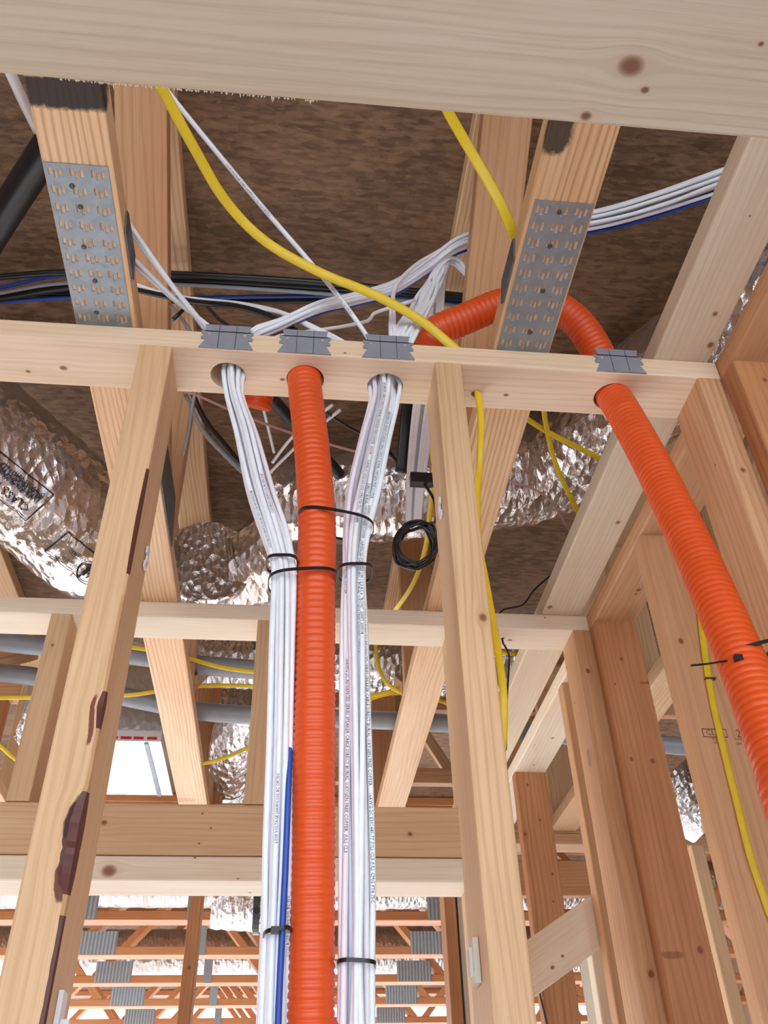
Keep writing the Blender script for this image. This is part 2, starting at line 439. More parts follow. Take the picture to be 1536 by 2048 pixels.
# ---------------------------------------------------------------- first wall: drilled top plate and studs
def cyl_mesh(cx, cy, r, z0, z1, seg=40):
    v = []; f = []
    for k in range(seg):
        a = 2*math.pi*k/seg; v += [(cx+r*math.cos(a), cy+r*math.sin(a), z0), (cx+r*math.cos(a), cy+r*math.sin(a), z1)]
    for k in range(seg):
        j = (k+1) % seg; f.append((2*k, 2*j, 2*j+1, 2*k+1))
    f.append(tuple(2*k for k in reversed(range(seg)))); f.append(tuple(2*k+1 for k in range(seg)))
    return v, f
def drill(o, holes):
    v = []; fc = []
    for (cx, cy, r, z0, z1) in holes:
        a, b = cyl_mesh(cx, cy, r, z0, z1); n = len(v); v += a; fc += [tuple(i+n for i in q) for q in b]
    me = bpy.data.meshes.new('cut'); me.from_pydata(v, [], fc); me.materials.append(wood('tan'))
    co = bpy.data.objects.new('cut', me); COL.objects.link(co)
    md = o.modifiers.new('b', 'BOOLEAN'); md.operation = 'DIFFERENCE'; md.object = co; md.solver = 'EXACT'
    dg = bpy.context.evaluated_depsgraph_get(); dg.update()
    nm = bpy.data.meshes.new_from_object(o.evaluated_get(dg)); o.modifiers.clear(); o.data = nm
    bpy.data.objects.remove(co)
HOLES = [(-.119, .940, .0265, .99, 1.07), (-.003, .938, .0285, .99, 1.07), (.1195, .944, .0275, .99, 1.07), (.4765, .938, .0285, .99, 1.07), (.262, .948, .008, .99, 1.07)]
pl = hbx('top_plate', -1.3, .634, .888, .979, PZ, PT, 'pale',
   knots=[(56, 743, .0032), (127, 736, .005), (92, 678, .002), (1012, 790, .0034), (565, 759, .0034), (690, 706, .002), (877, 735, .002)])
drill(pl, HOLES)
tag(pl, 'drilled wooden top plate of the nearest stud wall, conduits and cables passing through it', 'wall plate')
BSEG = [(.03, .235, .0018), (.245, .352, .0085), (.412, .462, .0040), (.60, .785, .0019)]
def wn(s):
    z = FLOOR+s; q = noise.noise(Vector((z*14, 3.1, 0)))*.5+noise.noise(Vector((z*60, 0, 2)))*.35+noise.noise(Vector((z*170, 7, 2)))*.18
    d = .0016*max(0.0, min(1.0, (.62-z)/.1))*(1+1.5*q)
    for a_, b_, w_ in BSEG:
        if a_ < z < b_: d = max(d, w_*math.sin(math.pi*(z-a_)/(b_-a_))**.6*(1+(1.1 if a_ < .5 else .35)*q))
    return d
def wm(s):
    z = FLOOR+s+.006*noise.noise(Vector((s*120, 1, 1)))
    return 2 if any(a_+.004 < z < b_-.004 for a_, b_, w_ in BSEG) else 1
s1 = stud('stud', -.244, -.198, .888, .979, FLOOR, PZ, 'tan', n=420, wane=(1, wn, wm),
   stains=[(150, 1680, .045, .0042, srgb(60, 22, 24), .92), (132, 1765, .018, .0065, srgb(86, 30, 30), .9), (158, 1640, .02, .006, srgb(50, 20, 22), .8), (188, 1440, .03, .003, srgb(110, 40, 30), .9)])
tag(s1, 'left wooden stud of the nearest wall with a bark edge and dark resin streak', 'stud')
s2 = stud('stud', .189, .229, .888, .979, FLOOR, PZ, 'tan', knots=[(966, 1235, .005)])
tag(s2, 'wooden stud of the nearest wall right of the white cables, yellow cable behind it', 'stud')
s3 = stud('stud', .597, .634, .888, .979, FLOOR, PZ, 'rose', knots=[(1486, 940, .004), (1430, 930, .002)])
tag(s3, 'corner stud at the right end of the nearest drilled top plate', 'stud')
# keep one plain stud left of the frame so that the wall goes on
s4 = stud('stud', -.652, -.614, .888, .979, FLOOR, PZ, 'tan'); tag(s4, 'wooden stud of the nearest wall, furthest to the left', 'stud')
# nail guards on the plate edge
GP = [(-.034, .026), (-.0305, .010), (-.038, .012), (-.038, .007), (-.0355, .005), (-.0355, .001), (-.038, -.001), (-.038, -.006), (-.031, -.007), (-.0395, -.025)]
GP = GP+[(-x, z) for x, z in reversed(GP)]
def guard(cx, label):
    L = Vector((cx, .888, PZ+.025)); mb = MB(); y0, y1 = .8862, .8879
    fr = [Vector((cx+x, y0, PZ+.026+z)) for x, z in GP]; bk = [Vector((p.x, y1, p.z)) for p in fr]
    for k in range(len(GP)):
        j = (k+1) % len(GP); mb.quad([fr[k], bk[k], bk[j], fr[j]])
    mid = len(GP)//2
    for k in range(mid-1):
        a, b_ = k, k+1; c_, d_ = len(GP)-2-k, len(GP)-1-k
        mb.quad([fr[a], fr[b_], fr[c_], fr[d_]]); mb.quad([bk[d_], bk[c_], bk[b_], bk[a]])
    o = mb.build('nail_guard', M_GUARD, loc=L); tag(o, label, 'nail plate', 'grey nail guards on the top plate edge')
    for x in (-.012, .013):
        g = MB(); g.box((cx+x-.0003, .8858, PZ+.001), (cx+x+.0003, .8863, PZ+.05)); g.build('score_line', M_TIE, o)
    for x in (-.026, .026):
        v = [Vector((cx+x+.0019*math.cos(k*.7854), .8859, PZ+.031+.0019*math.sin(k*.7854))) for k in range(8)]
        g = MB(); g.quad(v); g.build('nail_hole', wood('tan'), o)
guard(-.121, 'grey swallow-tailed nail guard on the plate above the left white cable bundle')
guard(-.006, 'grey swallow-tailed nail guard directly above the straight orange conduit')
guard(.119, 'grey swallow-tailed nail guard above the right white cable bundle')
guard(.477, 'grey swallow-tailed nail guard above the slanting orange conduit at right')
ch = MB()
for i in range(46):
    a = random.uniform(0, 6.28); r0 = random.uniform(.007, .009); r1 = r0+random.uniform(.003, .011)
    p = Vector((.262+r0*math.cos(a), .948+r0*math.sin(a), PZ-.0002)); q = Vector((.262+r1*math.cos(a+.3), .948+r1*math.sin(a+.3), PZ-random.uniform(.001, .006)))
    s_ = Vector((-math.sin(a), math.cos(a), 0))*.0008; ch.quad([p-s_, p+s_, q])
o = ch.build('splinters', wood('white'), pl); o['label'] = 'splinters round the small drilled hole'

# ---------------------------------------------------------------- second wall
o = hbx('top_plate', -2.0, .646, 1.630, 1.720, PZ, PT, 'white', knots=[(1020, 1280, .004), (240, 1262, .002), (1090, 1235, .002)])
drill(o, [(.453, 1.675, .004, .99, 1.07)])
tag(o, 'wooden top plate of the second wall, behind the cables', 'wall plate')
for x0, x1, kn, lb in ((-.506, -.464, [(105, 1290, .003)], 'short stud left of the resin-streaked stud, above the header'), (-.082, -.044, [], 'short stud behind the left white cable bundle, above the header'), (.325, .363, [], 'short stud hidden behind the right hand near stud, above the header')):
    o = stud('cripple_stud', x0, x1, 1.63, 1.72, .617, PZ, 'tan', knots=kn); tag(o, lb, 'stud')
o = hbx('header_board', -2.0, .364, 1.630, 1.668, .524, .616, 'tan', knots=[(208, 1645, .005), (405, 1627, .002), (422, 1656, .002), (398, 1687, .002), (820, 1668, .004)])
tag(o, 'upper board of the door header in the second wall', 'header')
o = hbx('header_board', -2.0, .364, 1.680, 1.718, .524, .616, 'tan'); tag(o, 'rear board of the door header in the second wall', 'header')
o = hbx('header_board', -2.0, .364, 1.628, 1.720, .480, .522, 'white', knots=[(218, 1742, .011), (390, 1715, .002), (476, 1758, .002), (500, 1785, .003)])
tag(o, 'lower flat board of the door header with a pale underside', 'header')
for x0, lb in ((.326, 'jack'), (.366, 'king')):
    o = stud(lb+'_stud', x0, x0+.038, 1.63, 1.72, FLOOR, .479 if lb == 'jack' else PZ, 'tan')
    tag(o, f'{lb} stud at the right end of the door header', 'stud')
o = stud('stud', .600, .646, 1.63, 1.72, FLOOR, PZ, 'rose', knots=[(1176, 1342, .005), (1150, 1405, .003), (1302, 1948, .006), (1134, 1335, .002)],
         stains=[(1178, 1515, .02, .012, srgb(90, 84, 84), .35)])
tag(o, 'end stud of the second wall against the side wall', 'stud')
# ---------------------------------------------------------------- side wall running away on the right
o = hby('top_plate', .636, .727, .10, 1.70, PZ, PT, 'rose', knots=[(1277, 1180, .005), (1272, 1188, .003)])
tag(o, 'top plate of the right side wall, near length', 'wall plate')
o = hby('top_plate', .636, .727, 1.702, 3.0, PZ, PT, 'white', knots=[(1105, 1476, .004), (1070, 1490, .002), (1068, 1530, .003)])
tag(o, 'top plate of the right side wall, far length beyond the second wall', 'wall plate')
SW = [(.850, .888, 'brown', [(1530, 760, .004)], [], 'side wall stud at the right edge beside the corner stud'),
      (1.285, 1.323, 'rose', [(1362, 1282, .0055)], [], 'side wall stud carrying the yellow cable and a lumber stamp'),
      (1.588, 1.626, 'brown', [(1243, 1318, .004), (1263, 1518, .004), (1305, 1522, .005), (1230, 1368, .0025), (1298, 1365, .004), (1400, 1900, .006)], [(1345, 1910, .006, .02, srgb(120, 66, 36), .6), (1290, 1366, .003, .012, srgb(120, 66, 36), .6)], 'wide brown knotty side wall stud against the second wall'),
      (1.868, 1.906, 'rose', [], [], 'side wall stud with a pale left edge just beyond the second wall'),
      (2.400, 2.438, 'brown', [(1055, 1570, .004), (1080, 1640, .004), (1050, 1668, .005), (1105, 1748, .004), (1107, 1803, .003)], [], 'far side wall stud with dark knots above the diagonal brace')]
for y0, y1, kd, kn, stn, lb in SW:
    o = board('stud', (.6815, (y0+y1)/2, FLOOR), (.6815, (y0+y1)/2, PZ), .090, y1-y0, X_, kd, knots=kn, stains=stn); tag(o, lb, 'stud')
    if 'stamp' in lb: stampstud = (o, y0)
    if 'against the second' in lb: bstud = o
# lumber stamp
def stamp(s, px, py, size, ang=0.0, y=1.285, obj=None):
    P0 = at(px, py, y=y); ca, sa = math.cos(ang), math.sin(ang)
    return text_mapped('lumber_stamp', s, size, lambda a, b: Vector((P0.x+a*ca-b*sa, y-.0004, P0.z+a*sa+b*ca)), M_STAMP, obj)
M_STAMP = plain('stamp_ink', srgb(110, 74, 54), .7)
so, _y = stampstud
stamp('CLIB', 1412, 1470, .014, obj=so); stamp('KD HT', 1425, 1480, .007, obj=so); stamp('SPF', 1428, 1488, .007, obj=so)
stamp('2', 1474, 1474, .019, obj=so); stamp('S-DRY', 1470, 1480, .006, obj=so); stamp('SPF', 1474, 1490, .006, obj=so)
P0 = at(1410, 1471, y=1.285); fr = MB()
for lo, hi in (((-.002, -.003), (.038, -.0015)), ((-.002, .0105), (.038, .012)), ((-.003, -.003), (-.0018, .012)), ((.037, -.003), (.038, .012))):
    fr.quad([(P0.x+lo[0], 1.2846, P0.z+lo[1]), (P0.x+hi[0], 1.2846, P0.z+lo[1]), (P0.x+hi[0], 1.2846, P0.z+hi[1]), (P0.x+lo[0], 1.2846, P0.z+hi[1])])
fr.build('stamp_frame', M_STAMP, so)
for px, kd, lb in ((1388, 'tan', 'weathered golden far wall stud seen between the wide brown stud and the stamped stud'), (1143, 'grey', 'greyish far wall stud seen just left of the side wall stud with pale edge')):
    x0 = at(px, 1715, y=3.0).x; tag(stud('stud', x0, x0+.045, 3.0, 3.09, FLOOR, PZ if px > 1200 else .80, kd), lb, 'stud')
# diagonal brace
a = at(1050, 1945, y=1.928); b = at(1230, 1815, y=1.928)
o = board('diagonal_brace', a+(a-b)*.12, b+(b-a)*.12, .089, .038, Z_, 'white', knots=[(1105, 1935, .004), (1125, 1912, .003)])
tag(o, 'pale diagonal brace board in front of the far side wall stud', 'brace')
o = stud('stud', .655, .745, 2.02, 2.058, FLOOR, at(1190, 1838, y=2.02).z, 'white'); tag(o, 'short pale post beside the diagonal brace', 'stud')

# ---------------------------------------------------------------- truss makers
def slot_plate(name, org, U, Vv, Nn, w, l, parent, mat=None, rows=None, lab=None):
    """stamped connector plate: w along U, l along V, lifted along N, with real slots"""
    org, U, Vv, Nn = map(Vector, (org, U, Vv, Nn)); mb = MB()
    def bx(u0, u1, v0, v1):
        c = [org+U*u+Vv*v+Nn*n for n in (.0002, .0014) for v in (v0, v1) for u in (u0, u1)]
        for q in ((0, 2, 3, 1), (4, 5, 7, 6), (0, 1, 5, 4), (2, 6, 7, 3), (0, 4, 6, 2), (1, 3, 7, 5)): mb.quad([c[i] for i in q])
    pu = .0265; cols = []
    g = max(1, int(w/pu)); mrg = (w-g*pu)/2
    for i in range(g):
        for k in range(3): cols.append((mrg+i*pu+.0045+k*.0062, .0042, (0, .004, .001)[k]))
    x = 0.0; pv = .0254; nr = int((l-.006)/pv)
    for (cx, sw, sh) in cols:
        bx(x, cx, 0, l); y = 0.0
        for r in range(nr):
            y0 = .006+r*pv+sh
            bx(cx, cx+sw, y, y0); y = y0+.0115
            e = [org+U*(cx)+Vv*(y-.0012), org+U*(cx+sw)+Vv*(y-.0012), org+U*(cx+sw)+Vv*y+Nn*.0012, org+U*cx+Vv*y+Nn*.0012]
            mb.quad(e)
        bx(cx, cx+sw, y, l); x = cx+sw
    bx(x, w, 0, l)
    o = mb.build(name, mat or M_GALV, parent)
    if lab: o['label'] = lab
    return o
def nail(P, Nn, parent, r=.0034):
    Nn = Vector(Nn); a = Nn.orthogonal().normalized(); b_ = Nn.cross(a); rows = []
    for rr, h in ((r, 0), (r, .0012), (r*.7, .002)):
        rows.append([P+Nn*h+(a*math.cos(k*.6283)+b_*math.sin(k*.6283))*rr for k in range(10)])
    return grid_obj('nail_head', rows, M_NAIL, parent, caps=True)
def truss_y(x0, x1, label, kind, knots=(), stains=(), y0=-1.2, y1=2.98, web_first=.62):
    cx = (x0+x1)/2; T = empty('floor_truss', (cx, y0, PT), label, 'floor truss')
    hby('bottom_chord', x0, x1, y0, y1, PT, PT+.038, kind, parent=T, knots=knots, stains=stains)
    hby('top_chord', x0, x1, y0, y1, 1.56, 1.598, kind, parent=T)
    def web(ya, za, yb, zb):
        d = Vector((0, yb-ya, zb-za)).normalized()
        board('web', (cx, ya, za), (cx, yb, zb), x1-x0-.002, .038, X_, 'rose' if kind == 'syp' else kind, parent=T)
    for (a_, b_) in (((-.15, 1.105), (-.80, 1.545)), ((-.10, 1.105), (.60, 1.545)), ((.70, 1.545), (1.40, 1.105)), ((2.10, 1.105), (2.75, 1.545))):
        web(a_[0], a_[1], b_[0], b_[1])
    for yy in (1.468, 2.06, 2.955): web(yy, 1.089, yy, 1.559)
    return T
TL = truss_y(-.342, -.253, 'left floor truss with a slotted steel plate under its chord', 'syp',
             stains=[(130, 187, .021, .075, srgb(30, 28, 30), .96), (360, 1600, .02, .05, srgb(170, 110, 80), .4)])  # second entry is a faint reddish band across the chord's far end
TR = truss_y(.281, .370, 'middle floor truss with a slotted steel plate, right of the white cables', 'syp',
             stains=[(1112, 266, .030, .0215, srgb(34, 36, 38), .9)])
for T, x0, pts, lb in ((TL, -.342, [(144, 372), (161, 414), (168, 494), (190, 562), (193, 625)], 'left'), (TR, .281, [(1119, 424), (1100, 492), (1086, 582), (1060, 664)], 'right')):
    p = slot_plate('connector_plate', (x0+(.002 if lb == 'left' else .006), .632, PT), X_, Y_, -Z_, .0795, .30, T)
    for q in pts: nail(at(q[0], q[1], z=PT-.0014), -Z_, p)
    xs = -.253 if lb == 'left' else .281; sg = 1 if lb == 'left' else -1
    for ya in (.712, 1.23):
        side = MB(); x_ = xs+sg*.0006; x2 = xs+sg*.0022
        ln_ = .10 if ya < 1 else .22; hh = .040 if ya < 1 else .10
        P = [(ya, PT+.03), (ya+.015, PT+.003), (ya+ln_*.9, PT+.003), (ya+ln_, PT+.012), (ya+ln_*.8, PT+hh), (ya+.01, PT+hh*.9)]
        A = [Vector((x_, a, b_)) for a, b_ in P]; B = [Vector((x2, a, b_)) for a, b_ in P]
        side.quad(A); side.quad(list(reversed(B)))
        for k in range(6): side.quad([A[k], A[(k+1) % 6], B[(k+1) % 6], B[k]])
        side.build('side_plate', M_DGALV, T)['label'] = 'dark steel plate on the side of the chord'
for sx, lab in ((.892, 'floor truss beyond the right side wall'), (-.95, 'floor truss at the far left above the printed duct')):
    truss_y(sx, sx+.089, lab, 'tan')
jo = hby('joist', .536, .625, -.9, 2.98, PT, PT+.038, 'beam', knots=[(1430, 628, .004), (1421, 690, .0055), (1236, 1045, .0045), (1100, 1214, .006), (1500, 432, .0015)])
tag(jo, 'pale flat joist above the slanting orange conduit', 'joist')
o = hbx('blocking', .372, .735, 1.765, 1.854, 1.09, 1.128, 'beam', knots=[(1005, 1205, .003)]); tag(o, 'pale board lying across the joist above the second wall', 'board')

# ---------------------------------------------------------------- third wall (bearing wall) and rim
o = hbx('top_plate', -2.4, 2.4, 3.0, 3.09, PZ, PT, 'rose'); tag(o, 'top plate of the far bearing wall', 'wall plate')
for x0, lb, kd in ((-.297, 'left'+' of the cables', 'brown'), (.512, 'right of the near right hand stud', 'brown'), (.110, 'behind the orange conduit', 'tan'), (-.703, 'behind the resin-streaked stud', 'tan')):
    o = stud('stud', x0, x0+.038, 3.0, 3.09, FLOOR, PZ, kd, knots=[(378, 1935, .006)] if x0 == -.297 else ()); tag(o, f'slender far wall stud seen {lb}', 'stud')
o = stud('stud', .556, .594, 3.002, 3.09, FLOOR, PZ, 'grey'); tag(o, 'greyish far wall stud doubled beside its brown neighbour', 'stud')
o = hbx('header_board', .598, at(1215, 1750, y=3.0).x, 3.0, 3.038, .845, .958, 'brown'); tag(o, 'brown header board of the far wall seen at right', 'header')
R = empty('rim_truss', (0, 3.0, PT), 'end truss standing on the far bearing wall', 'floor truss')
hbx('bottom_chord', -2.4, 2.4, 3.0, 3.038, PT, PT+.089, 'rose', parent=R)
hbx('middle_rail', -.2, 2.4, 3.0, 3.038, 1.22, 1.275, 'rose', parent=R)
hbx('top_chord', -2.4, 2.4, 3.0, 3.038, 1.50, 1.598, 'rose', parent=R)
for xx in (-1.05, -.27, .36, .95, 1.6):
    stud('post', xx-.045, xx+.045, 3.0, 3.038, 1.139, 1.50, 'brown', parent=R)
for xa, xb in ((.42, .62), (.95, .70), (1.05, 1.35)):
    board('web', (xa, 3.06, 1.55), (xb, 3.06, 1.20), .038, .03, X_, 'tan', parent=R)

# ---------------------------------------------------------------- far trusses running across
M_FARP = plain('pale_steel', srgb(160, 166, 170), .5, metal=.25)  # paler, less metallic steel for the far connector plates
def truss_x(y, idx):
    T = empty('floor_truss', (0, y, PT), '', 'floor truss', 'floor trusses running across the far bay')
    hbx('bottom_chord', -3.2, 3.2, y, y+.089, PT, PT+.038, 'far', parent=T)
    hbx('top_chord', -3.2, 3.2, y, y+.089, 1.56, 1.598, 'far', parent=T)
    k = 0; x = -2.9
    while x < 2.9:
        board('web', (x, y+.045, PT+.03), (x+.44, y+.045, 1.57), .085, .038, Y_, 'far', parent=T)
        board('web', (x+.90, y+.045, PT+.03), (x+.48, y+.045, 1.57), .085, .038, Y_, 'far', parent=T)
        x += .96
    for xp in (xl, xr):
        p = MB(); x0 = xp-.095
        nb = 11
        for i in range(nb):   # ribbed by its stamped rows
            a = x0+.19*i/nb; bq = x0+.19*(i+1)/nb; m_ = (a+bq)/2
            p.quad([(a, y-.001, PT+.002), (m_, y-.004, PT+.002), (m_, y-.004, PT+.105), (a, y-.001, PT+.105)])
            p.quad([(m_, y-.004, PT+.002), (bq, y-.001, PT+.002), (bq, y-.001, PT+.105), (m_, y-.004, PT+.105)])
        p.quad([(x0, y-.0008, PT+.002), (x0, y-.0008, PT+.105), (x0+.19, y-.0008, PT+.105), (x0+.19, y-.0008, PT+.002)])
        p.build('connector_plate', M_FARP, T)
    p = MB(); xc = at(402, 1890, y=4.715).x; p.box((xc-.022, y-.003, PT-.002), (xc+.022, y-.0005, PT+.12)); p.build('connector_plate', M_FARP, T)
    return T
xl = at(192, 1892, y=4.715).x; xr = at(860, 1900, y=4.715).x
t0 = truss_x(4.105, 0)
ords = ['nearest', 'second', 'third', 'fourth', 'fifth', 'sixth', 'seventh', 'eighth']
def copy_tree(o, parent=None):
    c = o.copy(); COL.objects.link(c); c.parent = parent
    for chd in [q for q in bpy.data.objects if q.parent == o]: copy_tree(chd, c)
    return c
for i in range(8):
    T = t0 if i == 0 else copy_tree(t0)
    T.location = (0, 4.105+i*.61, PT)
    T['label'] = f'floor truss running across the far bay, {ords[i]} of the eight'

# ================================================================== FLEXIBLE ORANGE CONDUITS
def conduit(pts, r, label):
    pa = Path(pts, .0018); pitch = .0090; rows = []
    for i, (p, t, n) in enumerate(zip(pa.P, pa.T, pa.N)):
        b = t.cross(n); ph = (pa.S[i]/pitch) % 1.0
        rr = r-(.0015 if ph < .24 else (.0005 if ph < .36 or ph > .88 else 0))
        rows.append([p+(n*math.cos(2*math.pi*k/36)+b*math.sin(2*math.pi*k/36))*rr for k in range(36)])
    o = grid_obj('corrugated_conduit', rows, M_ORANGE, None, caps=True)
    return tag(o, label, 'conduit'), pa
c1, P1 = conduit([at(514, 816, y=1.14), (-.078, 1.11, 1.185), (-.045, 1.045, 1.145), (-.015, .975, 1.085), (-.004, .942, 1.05), at(609, 765, y=.936), at(624, 900, y=.94), at(634, 1050, y=.95),
   at(631, 1200, y=.965), at(628, 1500, y=1.0), at(624, 1800, y=1.035), at(621, 2048, y=1.06), at(620, 2200, y=1.07), (-.078, 1.08, -.35), (-.08, 1.08, -.95)], .0255,
   'orange corrugated conduit hanging straight down between the two white cable bundles')
c2, P2 = conduit([at(842, 735, z=1.12), at(868, 668, z=1.15), at(925, 640, z=1.17), at(1010, 606, z=1.20), at(1080, 600, z=1.20), at(1150, 640, z=1.16), at(1195, 705, z=1.10), (.4765, .938, 1.03),
   at(1250, 830, y=.925), at(1310, 940, y=.90), at(1378, 1080, y=.865), at(1445, 1230, y=.83), at(1510, 1390, y=.80), at(1565, 1540, y=.78), at(1610, 1680, y=.77), at(1610, 1680, y=.77)+Vector((.02, 0, -.35)), at(1610, 1680, y=.77)+Vector((.02, 0, -.95))], .0262,
   'orange corrugated conduit slanting down to the right edge from the corner of the plate')

# ================================================================== WHITE CABLE BUNDLES
def disc(n, r):
    out = []
    for k in range(n):
        a = k*2.39996; q = r*math.sqrt((k+.5)/n); out.append((q*math.cos(a), q*math.sin(a)))
    return out
CR = .0036
HI = [(930, 486, 1.45), (1060, 456, 1.5), (1190, 442, 1.5), (1310, 408, 1.5), (1440, 362, 1.5), (1620, 300, 1.5)]
def zp(seq, j=(0, 0, 0)):
    return [at(a, b, z=c_)+Vector(j) for a, b, c_ in seq]
def bundle(n, low, hole, holr, routes, seed, blue=(), lilac=(), base='', texts={}):
    rnd = random.Random(seed); D = disc(n, 1.0); order = list(range(n)); res = []
    for k in range(n):
        dx, dy = D[k]; ph = rnd.uniform(0, 6.28); amp = rnd.uniform(.05, .22)
        lo = []
        for i, (px, py, yd, rr) in enumerate(low):
            c0 = at(px, py, y=yd); ddx = dx+amp*math.sin(ph+i*.9); ddy = dy+amp*math.cos(ph+i*.7)
            m = math.hypot(ddx, ddy)
            if m > 1: ddx /= m; ddy /= m
            lo.append(c0+Vector((ddx*(rr-CR), ddy*(rr-CR)*.9, 0)))
        if k == 14 and blue:
            lo = lo[:6]+[at(a_, b_, y=c_) for a_, b_, c_ in ((582, 1300, .985), (581, 1450, .995), (576, 1600, .998), (570, 1750, 1.01), (564, 1870, 1.024), (556, 2048, 1.042), (551, 2220, 1.05))]
        lo = lo+[lo[-1]+Vector((0, .01, -.35)), lo[-1]+Vector((0, .01, -1.0))]
        hx = Vector((hole[0]+dx*(holr-CR), hole[1]+dy*(holr-CR), 1.03))
        up = routes(k, dx, dy, rnd)
        mat = M_BLUE if k in blue else (M_WHITE2 if k in lilac else M_WHITE)
        o, pa = tube('cable', up+[hx]+lo, CR, mat, seg=10)
        res.append((o, pa, k, (dx, dy)))
    return res
LOWR = [(769, 800, .948, .024), (750, 880, .95, .0245), (729, 980, .95, .0255), (716, 1060, .952, .0232), (710, 1135, .955, .0195), (710, 1260, .97, .021), (713, 1500, 1.0, .0215),
        (714, 1750, 1.03, .0215), (713, 1920, 1.05, .0205), (713, 2060, 1.06, .0215), (713, 2220, 1.07, .022)]
LOWL = [(468, 790, .945, .0175), (492, 870, .948, .021), (520, 980, .95, .023), (546, 1060, .95, .022), (562, 1120, .952, .0185), (566, 1165, .955, .0185), (563, 1300, .97, .0185),
        (559, 1500, 1.0, .0185), (554, 1700, 1.02, .020), (550, 1870, 1.04, .0190), (546, 2048, 1.06, .0205), (543, 2220, 1.07, .021)]
def route_r(k, dx, dy, rnd):
    j = lambda s: Vector((rnd.uniform(-s, s), rnd.uniform(-s, s), rnd.uniform(-s, s)*.6))
    if k % 9 == 4:      # two that come over from the left side of the truss
        a = zp([(250, 560, 1.28), (330, 588, 1.26), (400, 598, 1.24), (480, 606, 1.2), (560, 624, 1.15), (630, 655, 1.11), (700, 692, 1.065)], (0, 0, .004*rnd.uniform(-1, 1)))
        return [p+j(.002) for p in a]+[Vector((.085, .955, 1.062))+j(.003)]
    if k % 9 == 7:
        a = zp([(1010, 590, 1.36), (930, 490, 1.44), (860, 515, 1.38), (805, 552, 1.30), (788, 585, 1.24), (783, 640, 1.14), (782, 680, 1.08)])
        return [p+j(.004) for p in a]
    q = (dx+1)/2
    a = [(1030, 640, 1.34), (960, 575, 1.40), (905, 520, 1.43), (868+18*q, 548, 1.36), (838+34*q, 590, 1.27), (812+45*q, 632, 1.17), (785+48*q, 672, 1.09)]
    return [p+j(.0085 if i < 5 else .004) for i, p in enumerate(zp(a))]
def route_l(k, dx, dy, rnd):
    j = lambda s: Vector((rnd.uniform(-s, s), rnd.uniform(-s, s), rnd.uniform(-s, s)*.6))
    if k in (3, 5, 8, 10):
        i = (3, 5, 8, 10).index(k); st = [(256, 445), (258, 458), (262, 512), (266, 528)][i]
        p0 = at(st[0], st[1], z=1.104); tip = at(412+i*5, 662, z=1.07)
        return [p0+(p0-tip)*.3, p0, p0.lerp(tip, .5)+Vector((0, 0, -.003)), tip, Vector((-.128, .938, 1.05))]
    q = dx
    a = [(1440, 362, 1.5), (1310, 408, 1.5), (1190, 440, 1.5), (1060, 456, 1.5), (930, 484, 1.45), (862, 528, 1.38), (790, 574, 1.28), (715, 596, 1.2), (640, 614, 1.15), (560, 648, 1.10), (500, 676, 1.065)]
    P_ = zp([(1640, 296, 1.5)]+a); m_ = len(P_); pts = [p+Vector((0, dy, q*1.1))*(.009+.020*max(0, 1-i/(m_-4)))+j(.002) for i, p in enumerate(P_)]
    return pts+[Vector((-.108, .95, 1.058))+j(.003)]
RB = bundle(18, LOWR, (.1195, .944), .0255, route_r, 3, lilac=(2, 7, 12))
LB = bundle(16, LOWL, (-.112, .942), .0215, route_l, 5, blue=(14, 6), lilac=(1, 4, 9))
LR = 'white round cable in the thick bundle to the right of the straight orange conduit'
LLb = 'white round cable in the thick bundle to the left of the straight orange conduit'
def face_rank(e):      # cables nearest to the viewer carry readable print
    return e[3][1]
RS = sorted(RB, key=lambda e: e[1].ev(e[1].L*.72)[0].y)
LS = sorted(LB, key=lambda e: e[1].ev(e[1].L*.72)[0].y)
def s_at_z(pa, z):
    for i in range(len(pa.P)-1, -1, -1):
        if pa.P[i].z >= z: return pa.S[i]
    return 0
for e in RB: tag(e[0], LR, 'cable', 'white cables of the right bundle')
for e in LB: tag(e[0], LLb, 'cable', 'white cables of the left bundle')
blues = [e for e in LB if e[2] in (14, 6)]
for i, e in enumerate(blues):
    e[0]['label'] = ('blue cable along the left white bundle, next to the orange conduit', 'second blue cable buried inside the left white bundle')[i]; del e[0]['group']
RT = [('US CABLE 16AWG 2C ADVANCED SERIES SPEAKER CABLE DIRECT BURIAL OXYGEN FREE COPPER     16AWG 2C E301440-77 (UL) CL3 (UL) CMG FT4 75C', .62),
      ('ADVANCED SERIES SPEAKER CABLE DIRECT BURIAL OXYGEN FREE COPPER        16AWG ADVANCED SERIES SPEAKER CABLE DIRECT BURIAL OXYGEN FREE COPPER   16AWG', .95),
      ('DIRECT BURIAL OXYGEN FREE COPPER  16AWG 2C (UL) CL3 CM 1 2 3 4 5 6  "ROHS"  200FT 200918', .80),
      ('SPEAKER CABLE DIRECT BURIAL OXYGEN FREE COPPER   ROOM:       16AWG 2C (UL) CL3 (UL) CMG FT4 75C   ROOM:', 1.0),
      ('16AWG 2C (UL) CL3 (UL) CMG FT4 75C   ADVANCED SERIES SPEAKER CABLE DIRECT BURIAL OXYGEN FREE COPPER', .9),
      ('16AWG 2C ADVANCED SERIES SPEAKER CABLE DIRECT BURIAL OXYGEN FREE COPPER  (UL) CL3', .55)]
place_w = ['first', 'second', 'third', 'fourth', 'fifth', 'sixth']
